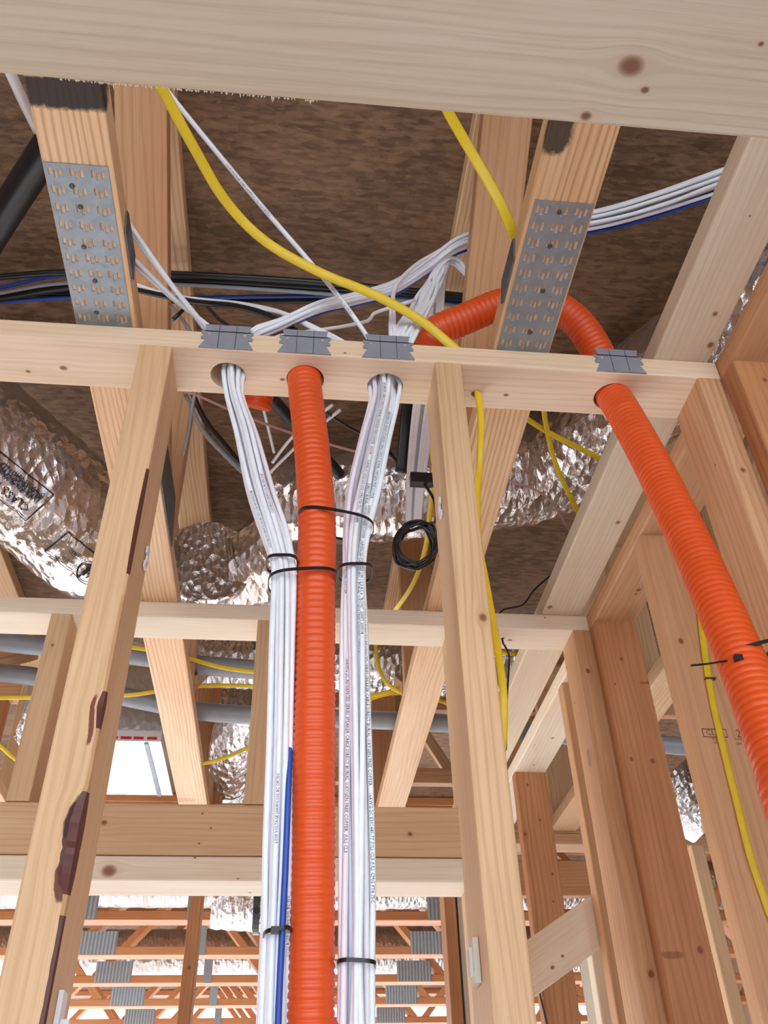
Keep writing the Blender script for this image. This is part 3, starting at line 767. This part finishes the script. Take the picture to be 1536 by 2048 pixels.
def front(B, n):
    P_ = [(e[1].ev(s_at_z(e[1], .35))[0], e) for e in B]; xs_ = [p.x for p, e in P_]; a_, b_ = min(xs_), max(xs_)+1e-6; out = []
    for i in range(n):
        c_ = [(p.y, id(e), e) for p, e in P_ if a_+(b_-a_)*i/n <= p.x < a_+(b_-a_)*(i+1)/n]
        if c_: out.append(min(c_)[2])
    return out
vis = front(RB, 6)
for i, e in enumerate(vis[:6]):
    txt, z0 = RT[(5-i) % 6]
    cable_text(txt, .0052, e[1], s_at_z(e[1], z0), CR, e[0], 'black print running down the cable')
    tag(e[0], f'printed white cable, {place_w[i]} from the left across the front of the right bundle', 'cable')
    if 'group' in e[0]: del e[0]['group']
LT = [('CC10 BC03 23AWG SOL BC 95% CCA AWG+18-2C0B', .95), ('LOW VOLTAGE 23AWG SOL BC CM 75C', .6), ('CC10 BC03 23AWG SOL BC 95% CCA', 1.0), ('CC10 BC03 23AWG SOL BC 95%', .5)]
vis = front([e for e in LB if e[2] not in (14, 6)], 4)
for i, e in enumerate(vis[:4]):
    txt, z0 = LT[i % 4]
    cable_text(txt, .0042, e[1], s_at_z(e[1], z0)+.28, CR, e[0], 'grey print running up the cable', rev=True)
    tag(e[0], f'printed white cable, {place_w[i]} from the left across the front of the left bundle', 'cable')
    if 'group' in e[0]: del e[0]['group']

# zip ties
def tie(pL, pR, yd, depth, label, tail=None, head=None, w=.0021, yf=0.0):
    A, B = at(pL[0], pL[1], y=yd), at(pR[0], pR[1], y=yd); C_ = (A+B)/2; h = (B-A)/2; n = 44; rows = []
    for k in range(n):
        a = 2*math.pi*k/n; ca = math.copysign(abs(math.cos(a))**.6, math.cos(a)); sa = math.copysign(abs(math.sin(a))**.6, math.sin(a)); p = C_+h*ca+Y_*(depth*sa+yf); rad = (h*math.cos(a)+Y_*depth*math.sin(a)).normalized()
        up_ = Vector((0, 0, 1))
        rows.append([p+up_*w-rad*.0004, p+up_*w+rad*.0009, p-up_*w+rad*.0009, p-up_*w-rad*.0004])
    rows.append(list(rows[0]))
    loc = C_; E = empty('cable_tie', loc, label, 'cable tie')
    grid_obj('strap', rows, M_TIE, E, smooth=False)
    if head:
        q = at(head[0], head[1], y=yd-depth); m = MB(); m.box((q.x-.0042, q.y-.0035, q.z-.0035), (q.x+.0042, q.y+.002, q.z+.0035)); m.build('tie_head', M_TIE, E)
    if tail:
        tube('strap_tail', [at(a, b, y=c_) for a, b, c_ in tail], .0022, M_TIE, E, seg=6, flat=.0008, ref=(0, -1, .3))
    return E
tie((597, 1035), (746, 1062), .950, .030, 'black cable tie round orange conduit and right bundle, uppermost of the ties', head=None)
tie((533, 1128), (594, 1128), .952, .020, 'black cable tie round only the left bundle, just above the shared lower tie')
tie((537, 1168), (674, 1160), .957, .030, 'black cable tie joining left bundle and orange conduit')
tie((677, 1146), (744, 1146), .955, .021, 'black cable tie round only the right bundle, level with the upper left tie')
tie((527, 1876), (582, 1866), 1.04, .028, 'black cable tie low on the left bundle', head=(550, 1861))
tie((675, 1928), (750, 1932), 1.05, .022, 'black cable tie low on the right bundle near the bottom edge')
tie((1448, 1325), (1542, 1300), .815, .0275, 'black cable tie with a long tail round the slanting orange conduit', tail=[(1478, 1318, .79), (1450, 1322, .80), (1420, 1327, .815), (1382, 1331, .83)], head=(1476, 1317))
# lone white cable and the yellow cables
def flatc(name, seq, a, b, mat, label, cat='cable', ref=(0, -1, -.5), step=.014, group=None):
    pts = [at(p[0], p[1], **({p[3]: p[2]} if len(p) > 3 else {'z': p[2]})) for p in seq]
    o, pa = tube(name, pts, a, mat, seg=12, flat=b, ref=ref, step=step); tag(o, label, cat, group); return o, pa
wl, wp = tube('cable', [at(300, 120, z=1.32), at(330, 175, z=1.32), at(430, 300, z=1.28), at(530, 420, z=1.22), at(625, 530, z=1.17), at(690, 610, z=1.12), at(742, 688, z=1.068), (.105, .945, 1.05)], .0038, M_WHITE)
tag(wl, 'single white cable crossing from upper left to the third nail guard', 'cable')
cable_text('LOW VOLTAGE CABLE 16AWG 2C (UL) CL3 CM 75C', .0042, wp, .18, .0038, wl, 'black print on the cable')
cable_text('16AWG 2C (UL) CL3 CM 75C', .0042, wp, .42, .0038, wl, 'black print on the cable')
YR = (0, -.8, -.6)
flatc('flat_cable', [(270, 90, 1.22), (322, 175, 1.22), (385, 290, 1.20), (450, 400, 1.18), (530, 482, 1.16), (640, 545, 1.14), (750, 590, 1.13), (840, 640, 1.11), (890, 680, 1.085), (.235, 0, 0)][:9]+[(918, 705, 1.066), (935, 728, 1.062)], .0076, .0024, M_YEL,
      'yellow flat cable sweeping from upper left across the near plate', ref=YR)
flatc('flat_cable', [(925, 722, 1.064), (948, 760, 1.03), (955, 785, .944, 'y'), (962, 840, .945, 'y'), (960, 920, .955, 'y'), (955, 990, 1.00, 'y'), (957, 1080, 1.06, 'y'), (975, 1180, 1.05, 'y'), (994, 1290, 1.0, 'y'), (1007, 1390, .985, 'y'), (1004, 1500, 1.01, 'y'), (985, 1640, 1.04, 'y'), (970, 1800, 1.06, 'y'), (965, 2100, 1.06, 'y'), (965, 2600, 1.06, 'y')][1:], .0052, .0024, M_YEL,
      'yellow flat cable hanging from the small hole behind the right near stud', ref=YR)
flatc('flat_cable', [(870, 170, 1.22), (897, 225, 1.22), (940, 300, 1.20), (975, 360, 1.17), (1005, 415, 1.14), (1028, 468, 1.12), (1060, 520, 1.13)], .0082, .0024, M_YEL,
      'short yellow flat cable running down to the middle floor truss', ref=YR)
o, pa = flatc('flat_cable', [(1380, 1010, 1.282, 'y'), (1387, 1110, 1.2825, 'y'), (1398, 1200, 1.2825, 'y'), (1409, 1300, 1.2825, 'y'), (1425, 1400, 1.2825, 'y'), (1450, 1510, 1.2825, 'y'), (1475, 1610, 1.2825, 'y'), (1500, 1710, 1.2825, 'y'), (1530, 1800, 1.2825, 'y'), (1585, 1960, 1.2825, 'y'), (1660, 2260, 1.2825, 'y'), (1740, 2600, 1.2825, 'y')], .0062, .0022, M_YEL,
      'yellow flat cable stapled down the face of a side wall stud', ref=(0, -1, 0))
def ontop(x, y):
    P, T, Nn = pa.ev(.10+x); side = Vector((0, -1, 0)).cross(T).normalized(); return P+side*(y-.0016)+Vector((0, -.0024, 0))
text_mapped('printed_text', 'TYPE NM-B 14-2 WITH GROUND 600V (UL)   TYPE NM-B 14-2 WITH GROUND 600V (UL)   TYPE NM-B', .0042, ontop, M_INK, o)
q = at(1420, 1358, y=1.282); m = MB(); m.box((q.x-.009, 1.277, q.z-.001), (q.x+.009, 1.285, q.z+.001)); tag(m.build('cable_staple', M_NAIL), 'small wire staple holding the yellow cable to the side wall stud', 'staple')
for seq, lb in (([(1040, 825, 1.2), (1060, 842, 1.2), (1110, 872, 1.2), (1190, 912, 1.2), (1230, 935, 1.2)], 'yellow flat cable in front of the silver duct right of the truss, upper of two'),
                ([(1085, 790, 1.2), (1092, 850, 1.2), (1112, 930, 1.19), (1150, 1012, 1.17), (1175, 1060, 1.16)], 'yellow flat cable in front of the silver duct right of the truss, steeper of two'),
                ([(866, 830, 1.2), (862, 880, 1.2), (868, 935, 1.18), (862, 1010, 1.15), (850, 1100, 1.13), (825, 1170, 1.12), (780, 1235, 1.12)], 'yellow flat cable hanging behind the black cable coil'),
                ([(-20, 1396, 2.2, 'y'), (130, 1394, 2.2, 'y'), (260, 1390, 2.2, 'y'), (390, 1372, 2.2, 'y'), (530, 1373, 2.2, 'y'), (640, 1378, 2.2, 'y')], 'yellow flat cable running level behind the second wall, through the left truss'),
                ([(230, 1290, 2.03, 'y'), (300, 1300, 2.03, 'y'), (380, 1318, 2.03, 'y'), (450, 1336, 2.03, 'y'), (530, 1346, 2.03, 'y')], 'yellow flat cable lying on the upper grey pipe behind the second wall'),
                ([(-30, 1470, 2.38, 'y'), (0, 1492, 2.38, 'y'), (30, 1518, 2.38, 'y'), (80, 1550, 2.38, 'y')], 'yellow flat cable at the left edge beside the foil box'),
                ([(380, 1528, 2.5, 'y'), (410, 1526, 2.5, 'y'), (455, 1514, 2.5, 'y'), (500, 1493, 2.5, 'y'), (560, 1470, 2.5, 'y')], 'yellow flat cable crossing the low silver duct behind the second wall'),
                ([(751, 1275, 2.12, 'y'), (754, 1320, 2.12, 'y'), (768, 1358, 2.12, 'y'), (800, 1384, 2.12, 'y'), (850, 1392, 2.12, 'y')], 'yellow flat cable curving down in front of the silver duct right of the cables'),
                ([(700, 1398, 2.15, 'y'), (760, 1388, 2.15, 'y'), (800, 1375, 2.15, 'y'), (850, 1352, 2.15, 'y'), (900, 1345, 2.15, 'y')], 'yellow flat cable rising to the right behind the middle truss'),
                ([(700, 1410, 2.18, 'y'), (790, 1385, 2.18, 'y'), (850, 1392, 2.18, 'y'), (890, 1405, 2.18, 'y'), (940, 1425, 2.18, 'y')], 'yellow flat cable sagging below the others behind the middle truss'),
                ([(960, 1300, 1.95, 'y'), (1000, 1304, 1.95, 'y'), (1040, 1310, 1.95, 'y')], 'short stretch of yellow cable under the second plate beside the near stud')):
    flatc('flat_cable', seq, .0055, .0022, M_YEL, lb, ref=YR)
# black, blue and grey cables running across above the plate
ln = [((-30, 556), (130, 545), (350, 548), (600, 562), (860, 585), (1010, 600), M_BLACK, .0065, 'thick black cable, highest of the level cables against the deck'),
      ((-30, 600), (130, 575), (350, 560), (600, 572), (860, 590), (1010, 606), M_BLACK, .0085, 'thickest black cable of the level run against the deck'),
      ((-30, 580), (130, 550), (350, 553), (600, 575), (860, 600), (1010, 618), M_BLUE, .0042, 'blue cable in the upper level run against the deck'),
      ((-30, 590), (130, 566), (350, 569), (600, 584), (860, 606), (1010, 622), M_GPIPE, .004, 'grey cable between the black cables of the level run'),
      ((-30, 606), (130, 596), (350, 596), (600, 592), (860, 592), (1010, 596), M_BLUE, .0042, 'blue cable in the lower level run against the deck'),
      ((-30, 594), (130, 588), (350, 602), (600, 602), (860, 598), (1010, 590), M_BLACK, .006, 'black cable just below the lower blue cable of the level run')]
for i, L_ in enumerate(ln):
    zz = 1.50+.012*(i % 3)
    o, _ = tube('cable', [at(p[0], p[1], z=zz) for p in ((-150, L_[0][1]+12),)+L_[:6]], L_[7-0], L_[6], seg=8) if False else tube('cable', [at(-200, L_[0][1]+10, z=zz)]+[at(p[0], p[1], z=zz) for p in L_[:6]], L_[7], L_[6], seg=8)
    tag(o, L_[8], 'cable')
o, _ = tube('drain_pipe', [at(-70, 560, z=1.44), at(0, 445, z=1.44), at(60, 350, z=1.44), at(150, 215, z=1.44)], .028, M_BLACK, seg=24); tag(o, 'wide black pipe at the upper left beside the left floor truss', 'pipe')
o, _ = tube('cable', [at(0, 100, z=1.3), at(30, 165, z=1.3), at(48, 205, z=1.32), at(75, 260, z=1.35)], .008, M_WTAPE, seg=10); tag(o, 'thick white cable peeking under the near beam at upper left', 'cable')
for i, (seq, mt, r_, lb) in enumerate((
    ([(640, 700, 1.07), (600, 668, 1.1), (540, 632, 1.14), (470, 612, 1.18), (380, 602, 1.22), (250, 575, 1.28)], M_BLACK, .005, 'black cable arching below the pale cables above the plate'),
    ([(830, 600, 1.2), (760, 622, 1.17), (745, 630, 1.16), (735, 642, 1.15), (690, 652, 1.13), (640, 660, 1.11), (560, 672, 1.08), (520, 690, 1.06)], M_WTAPE, .003, 'thin kinked white cable wandering behind the single white cable'),
    ([(345, 640, 1.2), (395, 600, 1.25), (440, 640, 1.15), (480, 668, 1.09), (500, 690, 1.06)], M_BLACK, .0035, 'thin twisted black cable beside the first nail guard'),
    ([(342, 612, 1.3), (372, 650, 1.22), (395, 690, 1.15), (410, 730, 1.12)], M_GPIPE, .0035, 'thin grey cable between truss web and white cables'),
    ([(380, 775, 1.3), (410, 840, 1.3), (450, 890, 1.3), (500, 950, 1.28), (540, 1000, 1.25)], M_BLACK, .006, 'black cable slanting down behind the left bundle, upper of two'),
    ([(372, 790, 1.28), (405, 860, 1.28), (455, 915, 1.28), (490, 948, 1.26), (540, 990, 1.25)], M_GPIPE, .005, 'dark grey cable slanting down behind the left bundle, lower of two'),
    ([(392, 775, 1.2), (383, 820, 1.2), (375, 870, 1.2), (366, 910, 1.2)], M_GPIPE, .003, 'thin grey cable dangling beside the left near stud'),
    ([(520, 770, 1.3), (560, 815, 1.3), (610, 870, 1.3), (680, 950, 1.28)], M_BLACK, .013, 'thick black hose crossing behind the straight orange conduit'),
    ([(522, 800, 1.25), (535, 850, 1.25), (548, 905, 1.25)], M_WTAPE, .003, 'thin white cable behind the orange conduit, steepest of the three'),
    ([(545, 925, 1.25), (575, 885, 1.25), (610, 850, 1.25), (665, 810, 1.25)], M_WTAPE, .0035, 'thin white cable rising behind the orange conduit, upper of the pair'),
    ([(540, 945, 1.25), (580, 905, 1.25), (620, 868, 1.25), (680, 820, 1.25)], M_WTAPE, .0035, 'thin white cable rising behind the orange conduit, lower of the pair'),
    ([(650, 822, 1.25), (690, 850, 1.25), (725, 868, 1.25), (760, 880, 1.25)], M_BLACK, .003, 'thin black cable between the orange conduit and the right bundle'))):
    o, _ = tube('cable', zp(seq), r_, mt, seg=8); tag(o, lb, 'cable')
o, _ = flatc('wire', [(330, 770, 1.2), (392, 790, 1.2), (480, 828, 1.2), (590, 868, 1.2), (720, 905, 1.19), (790, 915, 1.19), (860, 930, 1.18), (960, 945, 1.18), (1030, 965, 1.17), (1080, 985, 1.17), (1108, 1010, 1.17), (1135, 1055, 1.16), (1160, 1090, 1.16)], .0026, .0009, M_PINK, 'thin copper-coloured wire strung across behind the bundles', 'wire')
# hanging grey-white flat cables, black strap, clip and coil
for i in range(6):
    u = i*8
    seq = [(905, 505, 1.50), (868+u*.5, 560, 1.42), (858+u*.6, 640, 1.33), (838+u*.9, 760, 1.24), (826+u*.9, 850, 1.20, ), (818+u*.75, 950, 1.12), (816+u*.6, 1020, 1.06), (817+u*.5, 1062, 1.02)]
    flatc('flat_cable', seq, .0048, .0025, M_GPIPE if i == 2 else M_WTAPE, 'greyish white flat cable hanging behind the right near stud above the coil', ref=(0, -1, 0), group='hanging grey-white flat cables above the coil')
flatc('strap', [(818, 770, 1.28), (811, 840, 1.23), (806, 900, 1.18), (801, 945, 1.14)], .0105, .0015, M_BLACK, 'flat black strap hanging beside the grey-white cables', 'strap', ref=(0, -1, 0))
flatc('strap', [(776, 900, 1.2), (800, 930, 1.17), (830, 958, 1.14)], .004, .0015, M_BLACK, 'short black strap slanting into the black clip', 'strap', ref=(0, -1, 0))
q = at(843, 960, y=1.16); m = MB(); m.box((q.x-.020, q.y-.008, q.z-.011), (q.x+.018, q.y+.008, q.z+.011)); m.box((q.x+.0185, q.y-.007, q.z-.010), (q.x+.034, q.y+.007, q.z+.004)); tag(m.build('cable_clip', M_BLACK, loc=q), 'black clip clamped round the hanging grey-white cables', 'clip')
pts = [at(846, 964, y=1.162), at(868, 1000, y=1.15), at(872, 1040, y=1.15)]
rnd = random.Random(4); n = 0
Cq = at(834, 1090, y=1.14)
for L in range(7):
    ox, oz, sx_, sz_ = rnd.uniform(-.004, .004), rnd.uniform(-.004, .004), rnd.uniform(.027, .034), rnd.uniform(.034, .043)
    for k in range(16):
        a = math.pi/2-.5-2*math.pi*k/16
        pts.append(Cq+Vector((ox+sx_*math.cos(a)+.006*math.sin(a), rnd.uniform(-.006, .006)+.003*L-.01, oz+sz_*math.sin(a)*1.12)))
o, _ = tube('cable_coil', pts, .0026, M_BLACK, seg=8, step=.006); tag(o, 'coiled black cable hanging beside the right near stud', 'cable coil')
o, _ = tube('wire', [at(1100, 1152, y=1.70), at(1068, 1180, y=1.69), at(1045, 1210, y=1.68), (.455, 1.675, 1.08), (.453, 1.675, 1.0), at(1018, 1310, y=1.675), at(1014, 1400, y=1.675), at(1012, 1500, y=1.68)], .0022, M_BLACK, seg=8); tag(o, 'thin black wire dropping through the second plate', 'wire')
o, _ = tube('wire', [at(1060, 1880, y=2.0), at(1066, 1930, y=2.0), at(1080, 1990, y=2.0), at(1096, 2060, y=2.0), at(1110, 2150, y=2.0), at(1115, 2700, y=2.0)], .002, M_BLACK, seg=8); tag(o, 'thin black wire in front of the diagonal brace near the bottom', 'wire')
# white wall clips
for (px, py, xx, lb) in ((291, 1120, -.1965, 'small white clip on the left near stud'), (881, 1020, .188, 'small white clip on the edge of the right near stud')):
    q = at(px, py, x=xx) if xx < 0 else at(px, py, y=.93); q.x = xx; m = MB(); sg = 1 if xx < 0 else -1
    for (ya, yb, za, zb) in ((-.009, .002, .006, .016), (-.002, .005, -.008, .008), (-.010, .001, -.016, -.007)):
        m.box((min(q.x, q.x+sg*.003), q.y+ya, q.z+za), (max(q.x, q.x+sg*.003), q.y+yb, q.z+zb))
    tag(m.build('clip', M_WPLAS), lb, 'clip')
q = at(952, 1925, x=.187); m = MB()
m.box((.183, q.y-.012, q.z-.02), (.1885, q.y+.012, q.z+.02)); m.box((.180, q.y-.006, q.z-.012), (.1832, q.y+.006, q.z+.012)); tag(m.build('bracket', plain('clear_plastic', srgb(206, 198, 184), .25)), 'small translucent bracket low on the right near stud', 'bracket')
q = at(120, 2015, x=-.1965); m = MB(); m.box((-.1975, q.y-.012, q.z-.03), (-.193, q.y+.008, q.z+.012)); m.box((-.193, q.y-.004, q.z-.03), (-.186, q.y+.004, q.z-.01)); tag(m.build('bracket', M_WPLAS), 'small white bracket low on the left near stud', 'bracket')

# ================================================================== SILVER DUCTS
class Duct:
    def __init__(s, name, pts, r, mat, label, amp=.010, rib=.004, pitch=.045, seg=104, step=.011, seed=0, taper=None):
        s.pa = Path(pts, step, ref=(0, -.25, -1)); s.r = r; s.amp = amp; s.rib = rib; s.pitch = pitch; s.seed = seed; s.taper = taper
        rows = []
        for i in range(len(s.pa.P)):
            rows.append([s.pos(s.pa.S[i], 2*math.pi*k/seg) for k in range(seg)])
        s.o = grid_obj(name, rows, mat, None, smooth=(mat is M_FOIL), caps=True); tag(s.o, label, 'duct')
    def pos(s, u, th, e=0.0):
        P, T, Nn = s.pa.ev(u); B = T.cross(Nn)
        d = Nn*math.cos(th)+B*math.sin(th); q = P*1.0+d*s.r
        v = Vector((q.x, q.y, q.z))*14+Vector((s.seed*7.3, 0, 0))
        a = noise.noise(v*.45)*1.1+(1-2*abs(noise.noise(v*1.3)))*.35+(1-2*abs(noise.noise(v*3.1+Vector((5, 5, 5)))))*.13-.4
        rb = -s.rib*(1-abs(math.sin(math.pi*(u+.012*noise.noise(v*.4))/s.pitch)))**2
        rr = s.r*(s.taper(u/s.pa.L) if s.taper else 1.0)
        return P+d*(rr+s.amp*a*.7+rb+e)
    def text(s, txt, size, u0, th0, du=1, dth=1, mat=None, lab=None):
        def fn(x, y): return s.pos(u0+du*x, th0+dth*y/s.r, .0035)
        return text_mapped('printed_text', txt, size, fn, mat or M_INK, s.o, lab)
    def line(s, u0, t0, u1, t1, w=.0022, n=40):
        mb = MB(); pts = []
        for i in range(n+1):
            k = i/n; u = u0+(u1-u0)*k; t_ = t0+(t1-t0)*k
            if abs(u1-u0) > abs(t1-t0)*s.r: pts.append((s.pos(u, t_-w/2/s.r, .0035), s.pos(u, t_+w/2/s.r, .0035)))
            else: pts.append((s.pos(u-w/2, t_, .0035), s.pos(u+w/2, t_, .0035)))
        for a, b in zip(pts, pts[1:]): mb.quad([a[0], a[1], b[1], b[0]])
        return mb.build('printed_line', M_INK, s.o)
DA = Duct('flexible_duct', [at(-420, 640, z=1.42), at(-180, 780, z=1.38), at(20, 935, z=1.34), at(170, 1060, z=1.30), at(290, 1150, z=1.29)], .150, M_FOIL, 'large silver flexible duct with printed safety text at left', amp=.013, seed=1, taper=lambda t: 1-.25*max(0, t-.8)/.2)
u_at = lambda D_, px: min(range(len(D_.pa.P)), key=lambda i: abs((RM.transposed()@D_.pa.P[i]).x/-(RM.transposed()@D_.pa.P[i]).z*FPX+CX-px))
uA = DA.pa.S[u_at(DA, 100)]
# text reads back along the duct, upside down for the viewer
TH = 0.25
def th_of(px, py, D_):
    best = None
    for i in range(0, len(D_.pa.P), 1):
        for k in range(0, 120):
            th = 2*math.pi*k/120; p = D_.pos(D_.pa.S[i], th)
            c_ = RM.transposed()@p; X = c_.x/-c_.z*FPX+CX; Y = -c_.y/-c_.z*FPX+CY
            d = (X-px)**2+(Y-py)**2
            if d < 400 and (best is None or p.length < best[0]): best = (p.length, D_.pa.S[i], th)
    return best[1], best[2]
ua, ta = th_of(52, 1060, DA); ub, tb = th_of(0, 985, DA); uc, tc_ = th_of(146, 1022, DA); ud, td = th_of(100, 955, DA)
if tc_-ta > math.pi: tc_ -= 2*math.pi
if ta-tc_ > math.pi: tc_ += 2*math.pi
sg = 1 if tc_ > ta else -1                      # from the title towards the small print
DA.text('CLASS 1 FLEXIBLE AIR DUCT', .026, ua-.012, ta+sg*.030/DA.r, -1, -sg, lab='large black print CLASS 1 FLEXIBLE')
small = ['FLAME SPREAD NOT OVER 25  SMOKE DEVELOPED NOT OVER 50', 'THIS DUCT MEETS NFPA 90A  90B  MAX TEMP 250F', 'RATED POSITIVE PRESSURE 10 IN W.G.', 'RATED NEGATIVE PRESSURE 1 IN W.G.', 'RATED VELOCITY 5000 FPM', 'INSULATION R-6.0  TESTED BY ASTM C518', 'NOT TO BE INSTALLED WITH CONCRETE', 'COMPLIES WITH UMC AND IRC CODES']
wT = abs(tc_-ta)*DA.r
for i, tx in enumerate(small):
    DA.text(tx, .0115, ua-.012, ta+sg*(.048+i*(wT-.055)/8)/DA.r, -1, -sg)
DA.line(ua, ta, ua, tc_); DA.line(ua, ta, ua-.5, ta); DA.line(ua, tc_, ua-.5, tc_)
ue, te = th_of(75, 1112, DA)
DA.line(ue, te, ue, te+sg*.07/DA.r); DA.line(ue, te, ue+.085, te); DA.line(ue+.085, te, ue+.085, te+sg*.07/DA.r); DA.line(ue, te+sg*.07/DA.r, ue+.085, te+sg*.07/DA.r)
DA.text('000000', .012, ue+.07, te+sg*.020/DA.r, -1, -sg); DA.text('LISTED', .014, ue+.072, te+sg*.045/DA.r, -1, -sg)
uf, tf = th_of(178, 1168, DA)
for k in range(24):
    a, b = 2*math.pi*k/24, 2*math.pi*(k+1)/24; mb = MB()
mb = MB()
for k in range(30):
    a, b = 2*math.pi*k/30, 2*math.pi*(k+1)/30
    mb.quad([DA.pos(uf+r_*math.cos(w_), tf+r_*math.sin(w_)/DA.r, .0035) for r_, w_ in ((.026, a), (.029, a), (.029, b), (.026, b))])
mb.build('printed_circle', M_INK, DA.o)
DA.text('UL', .034, uf+.017, tf+sg*.012/DA.r, -1, -sg)
DM = Duct('flexible_duct', [(-.225, 1.86, 1.33), at(430, 1150, z=1.34), at(510, 1135, z=1.36), at(600, 1060, z=1.40)], .118, M_FOIL, 'crumpled silver flexible duct behind the left white bundle', amp=.016, seed=2, pitch=.06)
DM.text('CLASS 1 FLEXIBLE AIR DUCT', .016, .10, .25, -1, -1)
DB = Duct('flexible_duct', [at(560, 1010, z=1.42), at(660, 1000, z=1.42), at(850, 985, z=1.42), at(1020, 960, z=1.43), at(1130, 920, z=1.43), at(1240, 830, z=1.42), at(1400, 700, z=1.41), at(1640, 540, z=1.41)], .118, M_FOIL, 'long silver flexible duct crossing behind the middle truss to the right', amp=.014, seed=3)
DD = Duct('flexible_duct', [at(385, 1318, y=2.42), at(520, 1322, y=2.38), at(700, 1328, y=2.32), at(900, 1335, y=2.30), at(1060, 1330, y=2.30)], .085, M_FOIL2, 'slim silver flexible duct behind the second wall plate', amp=.006, seed=4)
DC = Duct('flexible_duct', [at(490, 1400, z=1.30), at(470, 1480, z=1.26), at(462, 1560, z=1.23), at(455, 1604, z=1.22)], .078, M_FOIL2, 'silver flexible duct dropping away beside the foil box', amp=.009, seed=5)
DS = Duct('flexible_duct', [at(150, 1300, y=2.34), at(100, 1370, y=2.34), at(66, 1440, y=2.36), at(50, 1475, y=2.4)], .032, M_FOIL2, 'narrow silver duct at far left above the foil box', amp=.003, seed=6, seg=60)
DL = Duct('flexible_duct', [at(1080, 2010, y=4.25), at(600, 1990, y=4.25), at(250, 1985, y=4.25), at(-300, 1960, y=4.25)][::-1] if False else [(-2.2, 4.455, 1.30), (-.8, 4.455, 1.31), (.2, 4.455, 1.30), (2.2, 4.455, 1.31)], .115, M_FOIL3, 'silver duct between the first two cross trusses far behind', amp=.010, seed=7, step=.03, seg=70)
DF = Duct('flexible_duct', [(-2.2, 5.675, 1.30), (-.8, 5.675, 1.27), (.2, 5.675, 1.28), (2.2, 5.675, 1.30)], .13, M_FOIL3, 'silver duct between the third and fourth cross trusses far behind', amp=.006, seed=8, step=.03, seg=70)
DG = Duct('flexible_duct', [at(430, 1800, y=3.5), at(500, 1806, y=3.5), at(600, 1810, y=3.5)], .10, M_FOIL2, 'short pale silver duct just under the door header', amp=.006, seed=9, step=.02, seg=60)
DR = Duct('flexible_duct', [at(1330, 1560, y=2.75), at(1370, 1600, y=2.75), at(1420, 1640, y=2.75)], .10, M_FOIL2, 'silver duct seen between the side wall studs at right', amp=.010, seed=10, step=.02, seg=60)
for D_ in (DG, DR):
    P, T, Nn = D_.pa.ev(D_.pa.L*.5); mb = MB(); sd = T.cross(Z_).normalized(); r_ = D_.r+.006
    arc = [P+sd*(r_*math.cos(math.pi*k/16))-Z_*(r_*math.sin(math.pi*k/16)) for k in range(17)]
    arc = [Vector((arc[0].x, arc[0].y, 1.5995))]+arc+[Vector((arc[-1].x, arc[-1].y, 1.5995))]
    for a, b in zip(arc, arc[1:]): mb.quad([a-T*.012, b-T*.012, b+T*.012, a+T*.012])
    mb.build('hanger_strap', M_BLACK, D_.o)
# grey pipes
for seq, lb in (([(-80, 1274), (60, 1290), (150, 1299), (275, 1312), (400, 1330), (520, 1340), (660, 1350)], 'upper grey plastic pipe running level behind the second wall'),
                ([(-80, 1338), (60, 1352), (150, 1372), (280, 1400), (400, 1422), (500, 1430), (700, 1438), (880, 1446), (1050, 1462), (1200, 1478), (1450, 1500), (1650, 1520)], 'lower grey plastic pipe running level behind the second wall')):
    yy = 2.15 if 'upper' in lb else 2.31
    o, _ = tube('pipe', [at(a, b, y=yy) for a, b in seq], .0255, M_GPIPE, seg=24, step=.03); tag(o, lb, 'pipe')
# foil lined box with red printed tape
zb = at(250, 1482, y=2.42).z; xa = at(30, 1482, y=2.42).x; xb = at(322, 1482, y=2.42).x; yb_ = at(280, 1590, z=zb).y
BX = empty('duct_box', ((xa+xb)/2, 2.42, zb), 'foil faced duct box edged with red printed tape behind the second wall', 'duct box')
M_PANEL = foil_mat('panel_foil', (.86, .87, .88, 1), (.7, .7, .7, 1), .35, .25, .3)
m = MB(); m.box((xa, 2.42, zb), (xb, yb_, zb+.22)); m.build('body', M_PANEL, BX)
m = MB(); m.box((xa, 2.417, zb-.001), (xb, 2.4195, zb+.03)); m.build('tape', M_WTAPE, BX)['label'] = 'white foil tape with red print'
m = MB(); x = xa+.01
rr_ = random.Random(2)
while x < xb-.03:
    l = rr_.uniform(.006, .03); m.box((x, 2.4155, zb+.004), (x+l, 2.4169, zb+.012)); 
    if rr_.random() < .5: m.box((x, 2.4155, zb+.017), (x+l*.7, 2.4169, zb+.024))
    x += l+rr_.uniform(.004, .012)
m.build('red_print', M_RED, BX)
xs = at(292, 1500, z=zb).x; m = MB(); m.box((xs, 2.43, zb-.004), (xs+.012, yb_, zb)); m.build('seam_strip', M_GALV, BX)
# faint print on the deck
text_mapped('printed_text', 'ST-CEC045', .040, (lambda P0: (lambda x, y: Vector((P0.x-x, P0.y+y*1.0, 1.5992))))(at(147, 636, z=1.5992)), M_STAMP, bpy.data.objects['ceiling'])
